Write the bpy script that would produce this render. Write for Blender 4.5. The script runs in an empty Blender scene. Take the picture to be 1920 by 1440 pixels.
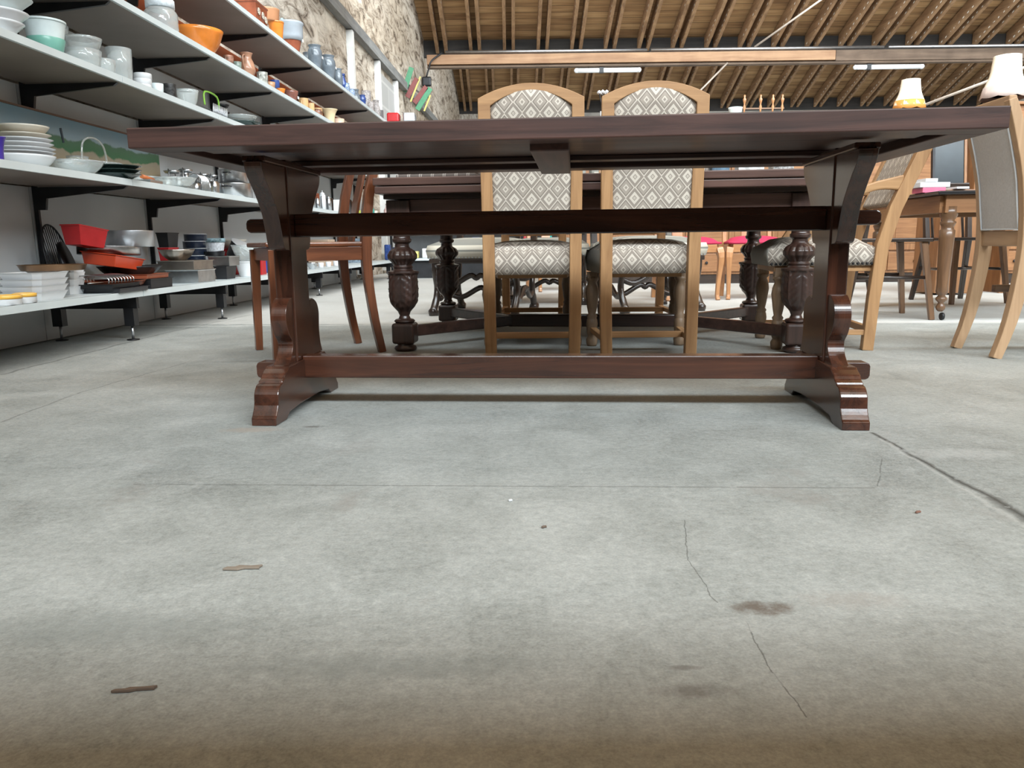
import bpy, bmesh, math, random
from mathutils import Vector, Matrix
random.seed(7)
S = bpy.context.scene
COL = S.collection
PI = math.pi
# ------------------------------------------------------------------ camera
F_PX = 1440.0; CAM_H = .46; PITCH = math.radians(10.4); ROLL = math.radians(.69)
fwd = Vector((0, math.cos(PITCH), -math.sin(PITCH)))
up0 = Vector((0, math.sin(PITCH), math.cos(PITCH)))
rt0 = Vector((1, 0, 0))
rt = rt0*math.cos(ROLL) - up0*math.sin(ROLL)
up = up0*math.cos(ROLL) + rt0*math.sin(ROLL)
CAM = Vector((0, 0, CAM_H))
cd = bpy.data.cameras.new('camera'); cam = bpy.data.objects.new('camera', cd); COL.objects.link(cam)
cd.sensor_fit = 'HORIZONTAL'; cd.sensor_width = 36; cd.lens = 36*F_PX/1920
cd.clip_start = .02; cd.clip_end = 200
m = Matrix((rt, up, -fwd)).transposed().to_4x4(); m.translation = CAM
cam.matrix_world = m
S.camera = cam
# ------------------------------------------------------------------ world, light, exposure
S.view_settings.view_transform = 'Standard'; S.view_settings.look = 'None'
S.view_settings.exposure = 0.0; S.view_settings.gamma = 1; S.view_settings.use_curve_mapping = False
W = bpy.data.worlds.new('world'); S.world = W; W.use_nodes = True
W.node_tree.nodes['Background'].inputs[0].default_value = (.80, .90, 1, 1)
W.node_tree.nodes['Background'].inputs[1].default_value = 1.5
VALLEY = [-4.6, 2.9, 10.4, 17.9, 25.4]; VZ = 4.86; SLOPE = .376; BAY = 7.5
def skylight(y, power, x=5.5, w=15.5, tilt=22, col=(.86, .95, 1), hgt=2.5):
    """daylight entering through the upright glazing of one saw-tooth bay"""
    l = bpy.data.lights.new('skylight', 'AREA'); l.shape = 'RECTANGLE'; l.size = w; l.size_y = hgt
    l.energy = power; l.color = col
    o = bpy.data.objects.new('skylight', l); COL.objects.link(o)
    o.location = (x, y+.12, VZ+1.5); o.rotation_euler = (math.radians(90-tilt), 0, 0)
    return o
skylight(-4.6, 2250, x=4.2, hgt=1.3)
skylight(2.9, 2100)
skylight(10.4, 1900)
skylight(17.9, 650)

# ------------------------------------------------------------------ placing helpers
def ray(px, py): return fwd + rt*((px-960)/F_PX) - up*((py-720)/F_PX)
def fl(px, py, z=0.0):
    d = ray(px, py); return CAM + d*((z-CAM_H)/d.z)
def aty(px, py, Y):
    d = ray(px, py); return CAM + d*(Y/d.y)
SA, SB = -1.993, .039          # front line of the shelving: X = SA + SB*Y
SANG = -math.atan(SB)
def on_shelf(px, z, off):
    """point at height z on the line `off` behind the shelf front that is seen in column px"""
    k = (px-960)/F_PX; q = rt - fwd*k
    a = SA-off
    # (a+SB*Y)*q.x + Y*q.y + (z-H)*q.z = 0
    Y = -(a*q.x + (z-CAM_H)*q.z)/(SB*q.x+q.y)
    return Vector((a+SB*Y, Y, z))
def depth(p): return (p-CAM).dot(fwd)

# ------------------------------------------------------------------ materials
MATS = {}
def _new(name):
    mt = bpy.data.materials.new(name); mt.use_nodes = True
    nt = mt.node_tree; b = nt.nodes['Principled BSDF']
    return mt, nt, b
def _ramp(nt, stops, interp='LINEAR'):
    r = nt.nodes.new('ShaderNodeValToRGB'); r.color_ramp.interpolation = interp
    e = r.color_ramp.elements
    while len(e) < len(stops): e.new(.5)
    for i, (p, c) in enumerate(stops):
        e[i].position = p; e[i].color = (c[0], c[1], c[2], 1)
    return r
def math_n(nt, op, a, b=None, c=None, clamp=False):
    n = nt.nodes.new('ShaderNodeMath'); n.operation = op; n.use_clamp = clamp
    for i, v in enumerate((a, b, c)):
        if v is None: continue
        if isinstance(v, (int, float)): n.inputs[i].default_value = v
        else: nt.links.new(v, n.inputs[i])
    return n.outputs[0]
def plain(name, col, rough=.5, metal=0, spec=.5, var=.12, scale=12, coat=0, bump=0):
    if name in MATS: return MATS[name]
    mt, nt, b = _new(name)
    tc = nt.nodes.new('ShaderNodeTexCoord'); n = nt.nodes.new('ShaderNodeTexNoise')
    n.inputs['Scale'].default_value = scale; n.inputs['Detail'].default_value = 4
    nt.links.new(tc.outputs['Object'], n.inputs['Vector'])
    lo = tuple(c*(1-var) for c in col); hi = tuple(min(1, c*(1+var)) for c in col)
    r = _ramp(nt, [(.3, lo), (.7, hi)]); nt.links.new(n.outputs[0], r.inputs[0])
    nt.links.new(r.outputs[0], b.inputs['Base Color'])
    b.inputs['Roughness'].default_value = rough; b.inputs['Metallic'].default_value = metal
    b.inputs['Specular IOR Level'].default_value = spec; b.inputs['Coat Weight'].default_value = coat
    if bump:
        bp = nt.nodes.new('ShaderNodeBump'); bp.inputs['Strength'].default_value = bump
        bp.inputs['Distance'].default_value = .01
        nt.links.new(n.outputs[0], bp.inputs['Height']); nt.links.new(bp.outputs[0], b.inputs['Normal'])
    MATS[name] = mt; return mt
def glass(name, col=(.93, .97, .96), rough=.06, alpha=.88):
    if name in MATS: return MATS[name]
    mt, nt, b = _new(name)
    b.inputs['Base Color'].default_value = (*col, 1); b.inputs['Roughness'].default_value = rough
    b.inputs['Transmission Weight'].default_value = .78; b.inputs['IOR'].default_value = 1.45
    b.inputs['Alpha'].default_value = alpha
    tc = nt.nodes.new('ShaderNodeTexCoord'); n = nt.nodes.new('ShaderNodeTexNoise'); n.inputs['Scale'].default_value = 30
    nt.links.new(tc.outputs['Object'], n.inputs['Vector'])
    bp = nt.nodes.new('ShaderNodeBump'); bp.inputs['Strength'].default_value = .15; bp.inputs['Distance'].default_value = .01
    nt.links.new(n.outputs[0], bp.inputs['Height']); nt.links.new(bp.outputs[0], b.inputs['Normal'])
    MATS[name] = mt; return mt
def wood(name, dark, light, axis='X', rough=.35, coat=.2, scale=1.0, bump=.05, knots=False):
    key = name+'_'+axis
    if key in MATS: return MATS[key]
    mt, nt, b = _new(key)
    tc = nt.nodes.new('ShaderNodeTexCoord'); mp = nt.nodes.new('ShaderNodeMapping')
    s = [34*scale]*3; s['XYZ'.index(axis)] = 2.2*scale
    mp.inputs['Scale'].default_value = s
    nt.links.new(tc.outputs['Object'], mp.inputs['Vector'])
    n = nt.nodes.new('ShaderNodeTexNoise'); n.inputs['Scale'].default_value = 1; n.inputs['Detail'].default_value = 6
    n.inputs['Roughness'].default_value = .62; n.inputs['Distortion'].default_value = .9
    nt.links.new(mp.outputs[0], n.inputs['Vector'])
    n2 = nt.nodes.new('ShaderNodeTexNoise'); n2.inputs['Scale'].default_value = 3.1; n2.inputs['Detail'].default_value = 3
    nt.links.new(tc.outputs['Object'], n2.inputs['Vector'])
    f = math_n(nt, 'ADD', math_n(nt, 'MULTIPLY', n.outputs[0], .72), math_n(nt, 'MULTIPLY', n2.outputs[0], .28))
    mid = tuple((a+c)/2 for a, c in zip(dark, light))
    r = _ramp(nt, [(.34, dark), (.5, mid), (.66, light)]); nt.links.new(f, r.inputs[0])
    nt.links.new(r.outputs[0], b.inputs['Base Color'])
    b.inputs['Roughness'].default_value = rough; b.inputs['Coat Weight'].default_value = coat; b.inputs['Coat Roughness'].default_value = .15
    bp = nt.nodes.new('ShaderNodeBump'); bp.inputs['Strength'].default_value = bump*4; bp.inputs['Distance'].default_value = .002
    nt.links.new(n.outputs[0], bp.inputs['Height']); nt.links.new(bp.outputs[0], b.inputs['Normal'])
    MATS[key] = mt; return mt
def walnut(a='X'): return wood('walnut_stain', (.015, .005, .003), (.085, .028, .014), a, .27, .45, .8)
def walmatt(a='X'): return wood('walnut_stain_matt', (.020, .008, .006), (.098, .043, .032), a, .52, .08, .8)
def carved(a='Z'): return wood('carved_dark_oak', (.016, .008, .006), (.062, .03, .022), a, .36, .25)
def toptab(a='X'): return wood('table_brown_oak', (.06, .03, .024), (.13, .068, .052), a, .4, .15)
def oak(a='Z'): return wood('light_oak', (.29, .15, .064), (.49, .28, .128), a, .5, .05)
def mahog(a='Z'): return wood('mahogany', (.07, .02, .008), (.19, .062, .024), a, .3, .4)
def pine(a='Z'): return wood('pine', (.165, .068, .025), (.31, .150, .062), a, .45, .1)
def beech(a='Z'): return wood('beech', (.38, .23, .125), (.52, .34, .20), a, .45, .1)
def brownw(a='Z'): return wood('brown_turned', (.09, .045, .022), (.19, .10, .05), a, .35, .3)
def darkw(a='Z'): return wood('black_brown', (.014, .009, .007), (.045, .028, .02), a, .3, .3)
def cherry(a='Z'): return wood('cherry', (.30, .13, .05), (.46, .22, .09), a, .35, .3)

def fabric_diamond():
    if 'diamond' in MATS: return MATS['diamond']
    mt, nt, b = _new('diamond_weave')
    uv = nt.nodes.new('ShaderNodeUVMap'); sp = nt.nodes.new('ShaderNodeSeparateXYZ'); nt.links.new(uv.outputs[0], sp.inputs[0])
    p = math_n(nt, 'FRACT', math_n(nt, 'MULTIPLY', sp.outputs[0], 1/.0665)); q = math_n(nt, 'FRACT', math_n(nt, 'MULTIPLY', sp.outputs[1], 1/.078))
    d = math_n(nt, 'ADD', math_n(nt, 'ABSOLUTE', math_n(nt, 'SUBTRACT', p, .5)), math_n(nt, 'ABSOLUTE', math_n(nt, 'SUBTRACT', q, .5)))
    w = (.66, .60, .52); g = (.33, .285, .245); g2 = (.40, .35, .30); k = (.13, .105, .09)
    r = _ramp(nt, [(0, g), (.05, g2), (.09, w), (.17, g2), (.37, k), (.395, g2), (.44, w), (.505, g), (.69, w), (.86, g), (.92, w), (.965, g)], 'CONSTANT')
    nt.links.new(d, r.inputs[0])
    n = nt.nodes.new('ShaderNodeTexNoise'); n.inputs['Scale'].default_value = 900
    nt.links.new(uv.outputs[0], n.inputs['Vector'])
    mx = nt.nodes.new('ShaderNodeMix'); mx.data_type = 'RGBA'; mx.blend_type = 'MULTIPLY'; mx.inputs[0].default_value = .5
    r2 = _ramp(nt, [(.35, (.7, .7, .7)), (.65, (1, 1, 1))]); nt.links.new(n.outputs[0], r2.inputs[0])
    nt.links.new(r.outputs[0], mx.inputs[6]); nt.links.new(r2.outputs[0], mx.inputs[7])
    nt.links.new(mx.outputs[2], b.inputs['Base Color'])
    b.inputs['Roughness'].default_value = .9; b.inputs['Specular IOR Level'].default_value = .15
    bp = nt.nodes.new('ShaderNodeBump'); bp.inputs['Strength'].default_value = .3; bp.inputs['Distance'].default_value = .002
    nt.links.new(n.outputs[0], bp.inputs['Height']); nt.links.new(bp.outputs[0], b.inputs['Normal'])
    MATS['diamond'] = mt; return mt
def stripes(name, base, line, pitch=.09, axis=0):
    if name in MATS: return MATS[name]
    mt, nt, b = _new(name)
    tc = nt.nodes.new('ShaderNodeTexCoord'); sp = nt.nodes.new('ShaderNodeSeparateXYZ'); nt.links.new(tc.outputs['Object'], sp.inputs[0])
    p = math_n(nt, 'FRACT', math_n(nt, 'MULTIPLY', sp.outputs[axis], 1/pitch))
    r = _ramp(nt, [(0, base), (.60, line), (.68, base), (.76, line), (.84, base)], 'CONSTANT'); nt.links.new(p, r.inputs[0])
    nt.links.new(r.outputs[0], b.inputs['Base Color']); b.inputs['Roughness'].default_value = .9
    MATS[name] = mt; return mt
steel = lambda: plain('brushed_steel', (.55, .56, .57), .28, 1, var=.15, scale=20)
alu = lambda: plain('dull_aluminium', (.62, .64, .67), .4, 1, var=.08)
tin = lambda: plain('worn_tin', (.38, .34, .30), .4, 1, var=.25, scale=9)
blackm = lambda: plain('black_coated_metal', (.018, .018, .02), .42, .3, var=.3)
whitec = lambda: plain('white_glazed_ceramic', (.72, .73, .74), .18, var=.05)
creamc = lambda: plain('cream_ceramic', (.62, .57, .48), .25, var=.08)
frost = lambda: plain('frosted_glass', (.62, .70, .70), .35, var=.1)
clear = lambda: glass('clear_glass')
redc = lambda: plain('red_enamel', (.45, .018, .022), .25, var=.12)
orangec = lambda: plain('orange_glaze', (.62, .19, .03), .2, var=.2)
terra = lambda: plain('brown_red_glaze', (.25, .07, .035), .22, var=.25)
greyst = lambda: plain('grey_salt_glaze', (.115, .135, .155), .22, var=.25)
bluec = lambda: plain('cobalt_blue_glaze', (.03, .06, .20), .22, var=.5, scale=25)
sand = lambda: plain('sand_stoneware', (.58, .36, .17), .45, var=.15)
navy = lambda: plain('navy_enamel', (.012, .018, .035), .25, var=.2)
shelfm = lambda: plain('pale_grey_laminate', (.58, .64, .65), .4, var=.05, scale=5)
underm = lambda: plain('brown_shelf_board', (.20, .165, .14), .5, var=.12, scale=3)

# ------------------------------------------------------------------ mesh helpers
class MB:
    def __init__(s): s.bm = bmesh.new()
    def box(s, cx, cy, cz, sx, sy, sz, rot=None, taper=None):
        vs = []
        for dz in (-.5, .5):
            k = 1 if (taper is None or dz > 0) else taper
            for dx, dy in ((-.5, -.5), (.5, -.5), (.5, .5), (-.5, .5)):
                v = Vector((dx*sx*k, dy*sy*k, dz*sz))
                if rot: v = rot @ v
                vs.append(s.bm.verts.new((cx+v.x, cy+v.y, cz+v.z)))
        for f in ((3, 2, 1, 0), (4, 5, 6, 7), (0, 1, 5, 4), (1, 2, 6, 5), (2, 3, 7, 6), (3, 0, 4, 7)):
            s.bm.faces.new([vs[i] for i in f])
        return s
    def span(s, a, b): # box from corner a to corner b
        return s.box(*[(p+q)/2 for p, q in zip(a, b)], *[abs(q-p) for p, q in zip(a, b)])
    def lathe(s, prof, seg=24, c=(0, 0, 0), flute=None, rot=None, smooth=True):
        rings = []
        for (r, z) in prof:
            ring = []
            for i in range(seg):
                a = 2*PI*i/seg
                rr = max(r, .0003)
                if flute: rr = flute(rr, z, a)
                v = Vector((rr*math.cos(a), rr*math.sin(a), z))
                if rot: v = rot @ v
                ring.append(s.bm.verts.new(v+Vector(c)))
            rings.append(ring)
        for a, b in zip(rings, rings[1:]):
            for i in range(seg):
                j = (i+1) % seg
                f = s.bm.faces.new((a[i], a[j], b[j], b[i])); f.smooth = smooth
        for ring, rev in ((rings[0], True), (rings[-1], False)):
            try: s.bm.faces.new(ring[::-1] if rev else ring)
            except Exception: pass
        return s
    def tube(s, pts, r, seg=8, closed=False, smooth=True):
        pts = [Vector(p) for p in pts]; n = len(pts); rings = []
        rs = r if isinstance(r, (list, tuple)) else [r]*n
        prev = None
        for i in range(n):
            if closed: t = (pts[(i+1) % n]-pts[i-1])
            else: t = (pts[min(i+1, n-1)]-pts[max(i-1, 0)])
            t.normalize()
            ref = Vector((0, 0, 1)) if abs(t.z) < .9 else Vector((1, 0, 0))
            if prev is not None:
                u = prev - t*prev.dot(t)
                if u.length < 1e-4: u = ref.cross(t)
            else: u = ref.cross(t)
            u.normalize(); v = t.cross(u); prev = u
            rings.append([s.bm.verts.new(pts[i]+(u*math.cos(2*PI*k/seg)+v*math.sin(2*PI*k/seg))*rs[i]) for k in range(seg)])
        rr = list(zip(rings, rings[1:]))
        if closed: rr.append((rings[-1], rings[0]))
        for a, b in rr:
            for i in range(seg):
                j = (i+1) % seg
                f = s.bm.faces.new((a[i], a[j], b[j], b[i])); f.smooth = smooth
        if not closed:
            s.bm.faces.new(rings[0][::-1]); s.bm.faces.new(rings[-1])
        return s
    def prism(s, poly, d0, d1, plane='YZ'):
        """extrude a polygon; plane names the polygon axes, the rest is the extrusion axis"""
        def P(a, b, d):
            return {'YZ': (d, a, b), 'XZ': (a, d, b), 'XY': (a, b, d)}[plane]
        A = [s.bm.verts.new(P(a, b, d0)) for a, b in poly]; B = [s.bm.verts.new(P(a, b, d1)) for a, b in poly]
        s.bm.faces.new(A); s.bm.faces.new(B[::-1])
        n = len(poly)
        for i in range(n):
            j = (i+1) % n; s.bm.faces.new((A[j], A[i], B[i], B[j]))
        return s
    def sweep(s, pts, ws, ds, xdir=Vector((1, 0, 0))):
        """rectangular bar along points; width along xdir, depth across"""
        pts = [Vector(p) for p in pts]; rings = []; n = len(pts)
        for i in range(n):
            t = (pts[min(i+1, n-1)]-pts[max(i-1, 0)]).normalized()
            x = (xdir - t*xdir.dot(t)).normalized(); y = t.cross(x)
            w = ws[i] if isinstance(ws, (list, tuple)) else ws; d = ds[i] if isinstance(ds, (list, tuple)) else ds
            rings.append([s.bm.verts.new(pts[i]+x*a*w/2+y*b*d/2) for a, b in ((-1, -1), (1, -1), (1, 1), (-1, 1))])
        for a, b in zip(rings, rings[1:]):
            for i in range(4):
                j = (i+1) % 4; s.bm.faces.new((a[i], a[j], b[j], b[i]))
        s.bm.faces.new(rings[0][::-1]); s.bm.faces.new(rings[-1])
        return s
    def build(s, name, mat, parent=None, bevel=0, sub=0, uvbox=False, smooth=False, seg=2):
        bmesh.ops.recalc_face_normals(s.bm, faces=s.bm.faces)
        if smooth:
            for f in s.bm.faces: f.smooth = True
        me = bpy.data.meshes.new(name)
        if uvbox:
            l = s.bm.loops.layers.uv.new('UVMap')
            for f in s.bm.faces:
                n = f.normal; ax = max(range(3), key=lambda i: abs(n[i]))
                for lp in f.loops:
                    c = lp.vert.co
                    lp[l].uv = ((c.y, c.z), (c.x, c.z), (c.x, c.y))[ax]
        s.bm.to_mesh(me); s.bm.free()
        mats = mat if isinstance(mat, (list, tuple)) else [mat]
        for mm in mats: me.materials.append(mm)
        o = bpy.data.objects.new(name, me); COL.objects.link(o)
        if parent is not None: o.parent = parent
        if bevel:
            b = o.modifiers.new('bevel', 'BEVEL'); b.width = bevel; b.segments = seg; b.limit_method = 'ANGLE'; b.angle_limit = math.radians(35)
        if sub:
            b = o.modifiers.new('sub', 'SUBSURF'); b.levels = sub; b.render_levels = sub
        return o
def thing(name, label, cat, loc=(0, 0, 0), rz=0, group=None):
    o = bpy.data.objects.new(name, None); COL.objects.link(o); o.empty_display_size = .05
    o.location = loc; o.rotation_euler = (0, 0, rz)
    return tag(o, label, cat, group)
def tag(o, label, cat, group=None, kind=None):
    o['label'] = label; o['category'] = cat
    if group: o['group'] = group
    if kind: o['kind'] = kind
    return o
def struct(o): o['kind'] = 'structure'; return o
def kids(o): return [c for c in bpy.data.objects if c.parent == o]
def dup(root, loc, rz, label, group=None):
    r = root.copy(); COL.objects.link(r); r.location = loc; r.rotation_euler = (0, 0, rz); r['label'] = label
    if group: r['group'] = group
    for ch in kids(root):
        c = ch.copy(); COL.objects.link(c); c.parent = r
        for g in kids(ch):
            d = g.copy(); COL.objects.link(d); d.parent = c
    return r
def smooth_curve(pts, n=6):
    """Catmull-Rom through 2-D or 3-D points"""
    out = []; P = [Vector(p) for p in pts]
    for i in range(len(P)-1):
        p0, p1, p2, p3 = P[max(i-1, 0)], P[i], P[i+1], P[min(i+2, len(P)-1)]
        for k in range(n):
            t = k/n
            out.append(.5*((2*p1)+(-p0+p2)*t+(2*p0-5*p1+4*p2-p3)*t*t+(-p0+3*p1-3*p2+p3)*t**3))
    out.append(P[-1]); return out

# ================================================================== SETTING
# ---- floor
def floor_mat():
    mt, nt, bs = _new('worn_concrete')
    tc = nt.nodes.new('ShaderNodeTexCoord'); ob = tc.outputs['Object']
    sp = nt.nodes.new('ShaderNodeSeparateXYZ'); nt.links.new(ob, sp.inputs[0]); X, Y = sp.outputs[0], sp.outputs[1]
    def noise(scale, det=6, rough=.6, dist=0, vec=None):
        n = nt.nodes.new('ShaderNodeTexNoise'); n.inputs['Scale'].default_value = scale; n.inputs['Detail'].default_value = det
        n.inputs['Roughness'].default_value = rough; n.inputs['Distortion'].default_value = dist
        nt.links.new(vec or ob, n.inputs['Vector']); return n.outputs[0]
    big = noise(1.1, 5, .6, .4); mid = noise(6.5, 8, .7, .6); fine = noise(70, 6, .75); vfine = noise(260, 3, .6)
    f = math_n(nt, 'ADD', math_n(nt, 'MULTIPLY', big, .34), math_n(nt, 'MULTIPLY', mid, .28))
    f = math_n(nt, 'ADD', f, math_n(nt, 'MULTIPLY', fine, .34)); f = math_n(nt, 'ADD', f, math_n(nt, 'MULTIPLY', vfine, .22)); f = math_n(nt, 'SUBTRACT', f, .085)
    r = _ramp(nt, [(.36, (.17, .18, .17)), (.46, (.275, .29, .275)), (.54, (.345, .36, .345)), (.66, (.47, .485, .465))]); nt.links.new(f, r.inputs[0])
    col = r.outputs[0]
    def mix(fac, c1, c2, blend='MIX'):
        mx = nt.nodes.new('ShaderNodeMix'); mx.data_type = 'RGBA'; mx.blend_type = blend
        for i, v in ((0, fac), (6, c1), (7, c2)):
            if isinstance(v, (int, float)): mx.inputs[i].default_value = v
            elif isinstance(v, tuple): mx.inputs[i].default_value = (*v, 1)
            else: nt.links.new(v, mx.inputs[i])
        return mx.outputs[2]
    # brown dirt patches
    dirt = noise(2.3, 6, .7, .8)
    rd = _ramp(nt, [(.60, (0, 0, 0)), (.70, (.5, .5, .5))]); nt.links.new(dirt, rd.inputs[0])
    col = mix(rd.outputs[0], col, (.26, .245, .225))
    # pale paint chips
    chip = noise(16, 8, .8, 1.2)
    rc = _ramp(nt, [(.665, (0, 0, 0)), (.69, (.55, .55, .55))]); nt.links.new(chip, rc.inputs[0])
    col = mix(rc.outputs[0], col, (.56, .57, .55))
    # newer, paler slab beyond the construction joint
    p0, p1 = fl(585, 608), fl(1800, 606)
    sl = (p1.y-p0.y)/(p1.x-p0.x)
    wob = math_n(nt, 'MULTIPLY', math_n(nt, 'SUBTRACT', noise(9, 5), .5), .09)
    yy = math_n(nt, 'SUBTRACT', math_n(nt, 'SUBTRACT', Y, math_n(nt, 'MULTIPLY', X, sl)), p0.y-sl*p0.x)
    yy = math_n(nt, 'ADD', yy, wob)
    far = math_n(nt, 'GREATER_THAN', yy, 0)
    col = mix(math_n(nt, 'MULTIPLY', far, .72), col, mix(.5, col, (.74, .72, .68)))
    H = None
    def line(a, b2, w, dark=(.07, .07, .065), wobble=.02, wscale=7, strength=.9, ext=False):
        nonlocal col, H
        a = Vector((a.x, a.y)); b_ = Vector((b2.x, b2.y)); d = (b_-a); L = d.length; d /= L; n = Vector((-d.y, d.x))
        dist = math_n(nt, 'ADD', math_n(nt, 'MULTIPLY', math_n(nt, 'SUBTRACT', X, a.x), n.x), math_n(nt, 'MULTIPLY', math_n(nt, 'SUBTRACT', Y, a.y), n.y))
        dist = math_n(nt, 'ADD', dist, math_n(nt, 'MULTIPLY', math_n(nt, 'SUBTRACT', noise(wscale, 5), .5), wobble))
        al = math_n(nt, 'ADD', math_n(nt, 'MULTIPLY', math_n(nt, 'SUBTRACT', X, a.x), d.x), math_n(nt, 'MULTIPLY', math_n(nt, 'SUBTRACT', Y, a.y), d.y))
        ins = math_n(nt, 'MULTIPLY', math_n(nt, 'GREATER_THAN', al, 0), math_n(nt, 'LESS_THAN', al, L))
        k = math_n(nt, 'SUBTRACT', 1, math_n(nt, 'DIVIDE', math_n(nt, 'ABSOLUTE', dist), w), clamp=True)
        gap = math_n(nt, 'GREATER_THAN', noise(23, 3), .40)
        k = math_n(nt, 'MULTIPLY', math_n(nt, 'MULTIPLY', k, ins), math_n(nt, 'MULTIPLY', math_n(nt, 'ADD', math_n(nt, 'MULTIPLY', gap, .6), .4), strength))
        col = mix(k, col, dark)
    line(fl(250, 908), fl(1640, 915), .004, wobble=.006, strength=.55)
    for a, b, w in (((1636, 811), (1780, 893), .009), ((1780, 893), (1860, 932), .011), ((1860, 932), (1935, 980), .018)):
        line(fl(*a), fl(*b), w, wobble=.02, wscale=12, strength=1)
    line(fl(1650, 822), fl(1935, 994), .008, (.50, .50, .48), .03, 12, .35)
    for a, b in (((1284, 975), (1287, 1050)), ((1287, 1050), (1345, 1130)), ((1400, 1165), (1412, 1205)), ((1412, 1205), (1480, 1300)), ((1480, 1300), (1515, 1345))):
        line(fl(*a), fl(*b), .0013, wobble=.02, wscale=14, strength=.8)
    line(fl(1655, 860), fl(1646, 912), .002, wobble=.02, strength=.6)
    line(fl(0, 792), fl(150, 736), .006, wobble=.02, strength=.5); line(fl(150, 736), fl(350, 680), .005, wobble=.03, strength=.5)
    line(fl(0, 703), fl(300, 627), .012, wobble=.06, wscale=5, strength=.6); line(fl(300, 627), fl(470, 590), .012, wobble=.05, wscale=5, strength=.5)
    line(p0-Vector((1.2, 0, 0)), p1+Vector((2, 0, 0)), .02, (.85, .84, .8), .07, 9, .5)
    line(p0+Vector((0, -.012, 0)), p1+Vector((0, -.012, 0)), .006, (.1, .1, .09), .05, 9, .6)
    # stains with a shape of their own
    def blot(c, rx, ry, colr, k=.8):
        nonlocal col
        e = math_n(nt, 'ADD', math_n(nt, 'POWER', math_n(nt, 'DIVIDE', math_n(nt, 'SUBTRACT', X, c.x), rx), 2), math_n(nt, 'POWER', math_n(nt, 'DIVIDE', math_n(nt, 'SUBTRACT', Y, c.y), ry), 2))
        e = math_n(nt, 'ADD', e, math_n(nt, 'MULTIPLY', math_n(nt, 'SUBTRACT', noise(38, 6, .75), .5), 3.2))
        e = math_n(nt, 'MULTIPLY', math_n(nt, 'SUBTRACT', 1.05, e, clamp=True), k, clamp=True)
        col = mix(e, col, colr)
    blot(fl(1432, 1140), .045, .022, (.13, .105, .085), .9)
    blot(fl(1285, 1252), .022, .006, (.13, .12, .11), .6); blot(fl(1300, 1296), .045, .014, (.12, .11, .10), .55)
    blot(fl(470, 806), .09, .03, (.36, .30, .25), .6); blot(fl(1600, 1125), .08, .03, (.30, .27, .24), .35)
    blot(fl(590, 800), .03, .012, (.12, .11, .10), .7); blot(fl(1790, 850), .14, .05, (.50, .51, .50), .35)
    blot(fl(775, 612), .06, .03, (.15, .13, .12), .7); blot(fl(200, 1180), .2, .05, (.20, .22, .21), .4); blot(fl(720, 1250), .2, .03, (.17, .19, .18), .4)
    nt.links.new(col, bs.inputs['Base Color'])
    rr = _ramp(nt, [(.3, (.55, .55, .55)), (.7, (.82, .82, .82))]); nt.links.new(mid, rr.inputs[0]); nt.links.new(rr.outputs[0], bs.inputs['Roughness'])
    bs.inputs['Specular IOR Level'].default_value = .3
    bp = nt.nodes.new('ShaderNodeBump'); bp.inputs['Strength'].default_value = .35; bp.inputs['Distance'].default_value = .006
    hh = math_n(nt, 'ADD', math_n(nt, 'MULTIPLY', mid, .5), math_n(nt, 'MULTIPLY', fine, .6)); nt.links.new(hh, bp.inputs['Height'])
    nt.links.new(bp.outputs[0], bs.inputs['Normal'])
    return mt
struct(MB().span((-6, -8, -.12), (18, 34, 0)).build('floor', floor_mat()))

# ---- stone wall on the left
def stone_mat():
    mt, nt, b = _new('rough_lime_washed_stone')
    tc = nt.nodes.new('ShaderNodeTexCoord'); mp = nt.nodes.new('ShaderNodeMapping'); mp.inputs['Scale'].default_value = (1, .38, 1.1); nt.links.new(tc.outputs['Object'], mp.inputs[0])
    n = nt.nodes.new('ShaderNodeTexNoise'); n.inputs['Scale'].default_value = 5.5; n.inputs['Detail'].default_value = 8; n.inputs['Roughness'].default_value = .7; n.inputs['Distortion'].default_value = 1.2
    v = nt.nodes.new('ShaderNodeTexVoronoi'); v.inputs['Scale'].default_value = 5; v.feature = 'DISTANCE_TO_EDGE'
    n2 = nt.nodes.new('ShaderNodeTexNoise'); n2.inputs['Scale'].default_value = .7; n2.inputs['Detail'].default_value = 3
    for q in (n, v, n2): nt.links.new(mp.outputs[0], q.inputs['Vector'])
    r = _ramp(nt, [(.36, (.10, .07, .05)), (.42, (.34, .28, .22)), (.52, (.60, .53, .45)), (.7, (.78, .72, .63))]); nt.links.new(n.outputs[0], r.inputs[0])
    r2 = _ramp(nt, [(.35, (.72, .66, .58)), (.65, (1, 1, 1))]); nt.links.new(n2.outputs[0], r2.inputs[0])
    mx = nt.nodes.new('ShaderNodeMix'); mx.data_type = 'RGBA'; mx.blend_type = 'MULTIPLY'; mx.inputs[0].default_value = .9
    nt.links.new(r.outputs[0], mx.inputs[6]); nt.links.new(r2.outputs[0], mx.inputs[7]); nt.links.new(mx.outputs[2], b.inputs['Base Color'])
    b.inputs['Roughness'].default_value = .95
    bp = nt.nodes.new('ShaderNodeBump'); bp.inputs['Strength'].default_value = 1; bp.inputs['Distance'].default_value = .06
    nt.links.new(n.outputs[0], bp.inputs['Height']); nt.links.new(bp.outputs[0], b.inputs['Normal'])
    return mt
STONE = stone_mat()
WA = SA-.56                       # wall face line X = WA + SB*Y
def wallpt(y, off=0): return WA+SB*y+off
mb = MB(); mb.prism([(wallpt(-8)-.5, -8), (wallpt(-8), -8), (wallpt(33), 33), (wallpt(33)-.5, 33)], 0, 8.2, 'XY')
struct(mb.build('wall_left', STONE))
struct(MB().span((-3, 33, 0), (18, 33.3, 8.2)).build('wall_back', plain('back_plaster', (.40, .36, .31), .9, var=.2, scale=2)))
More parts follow.
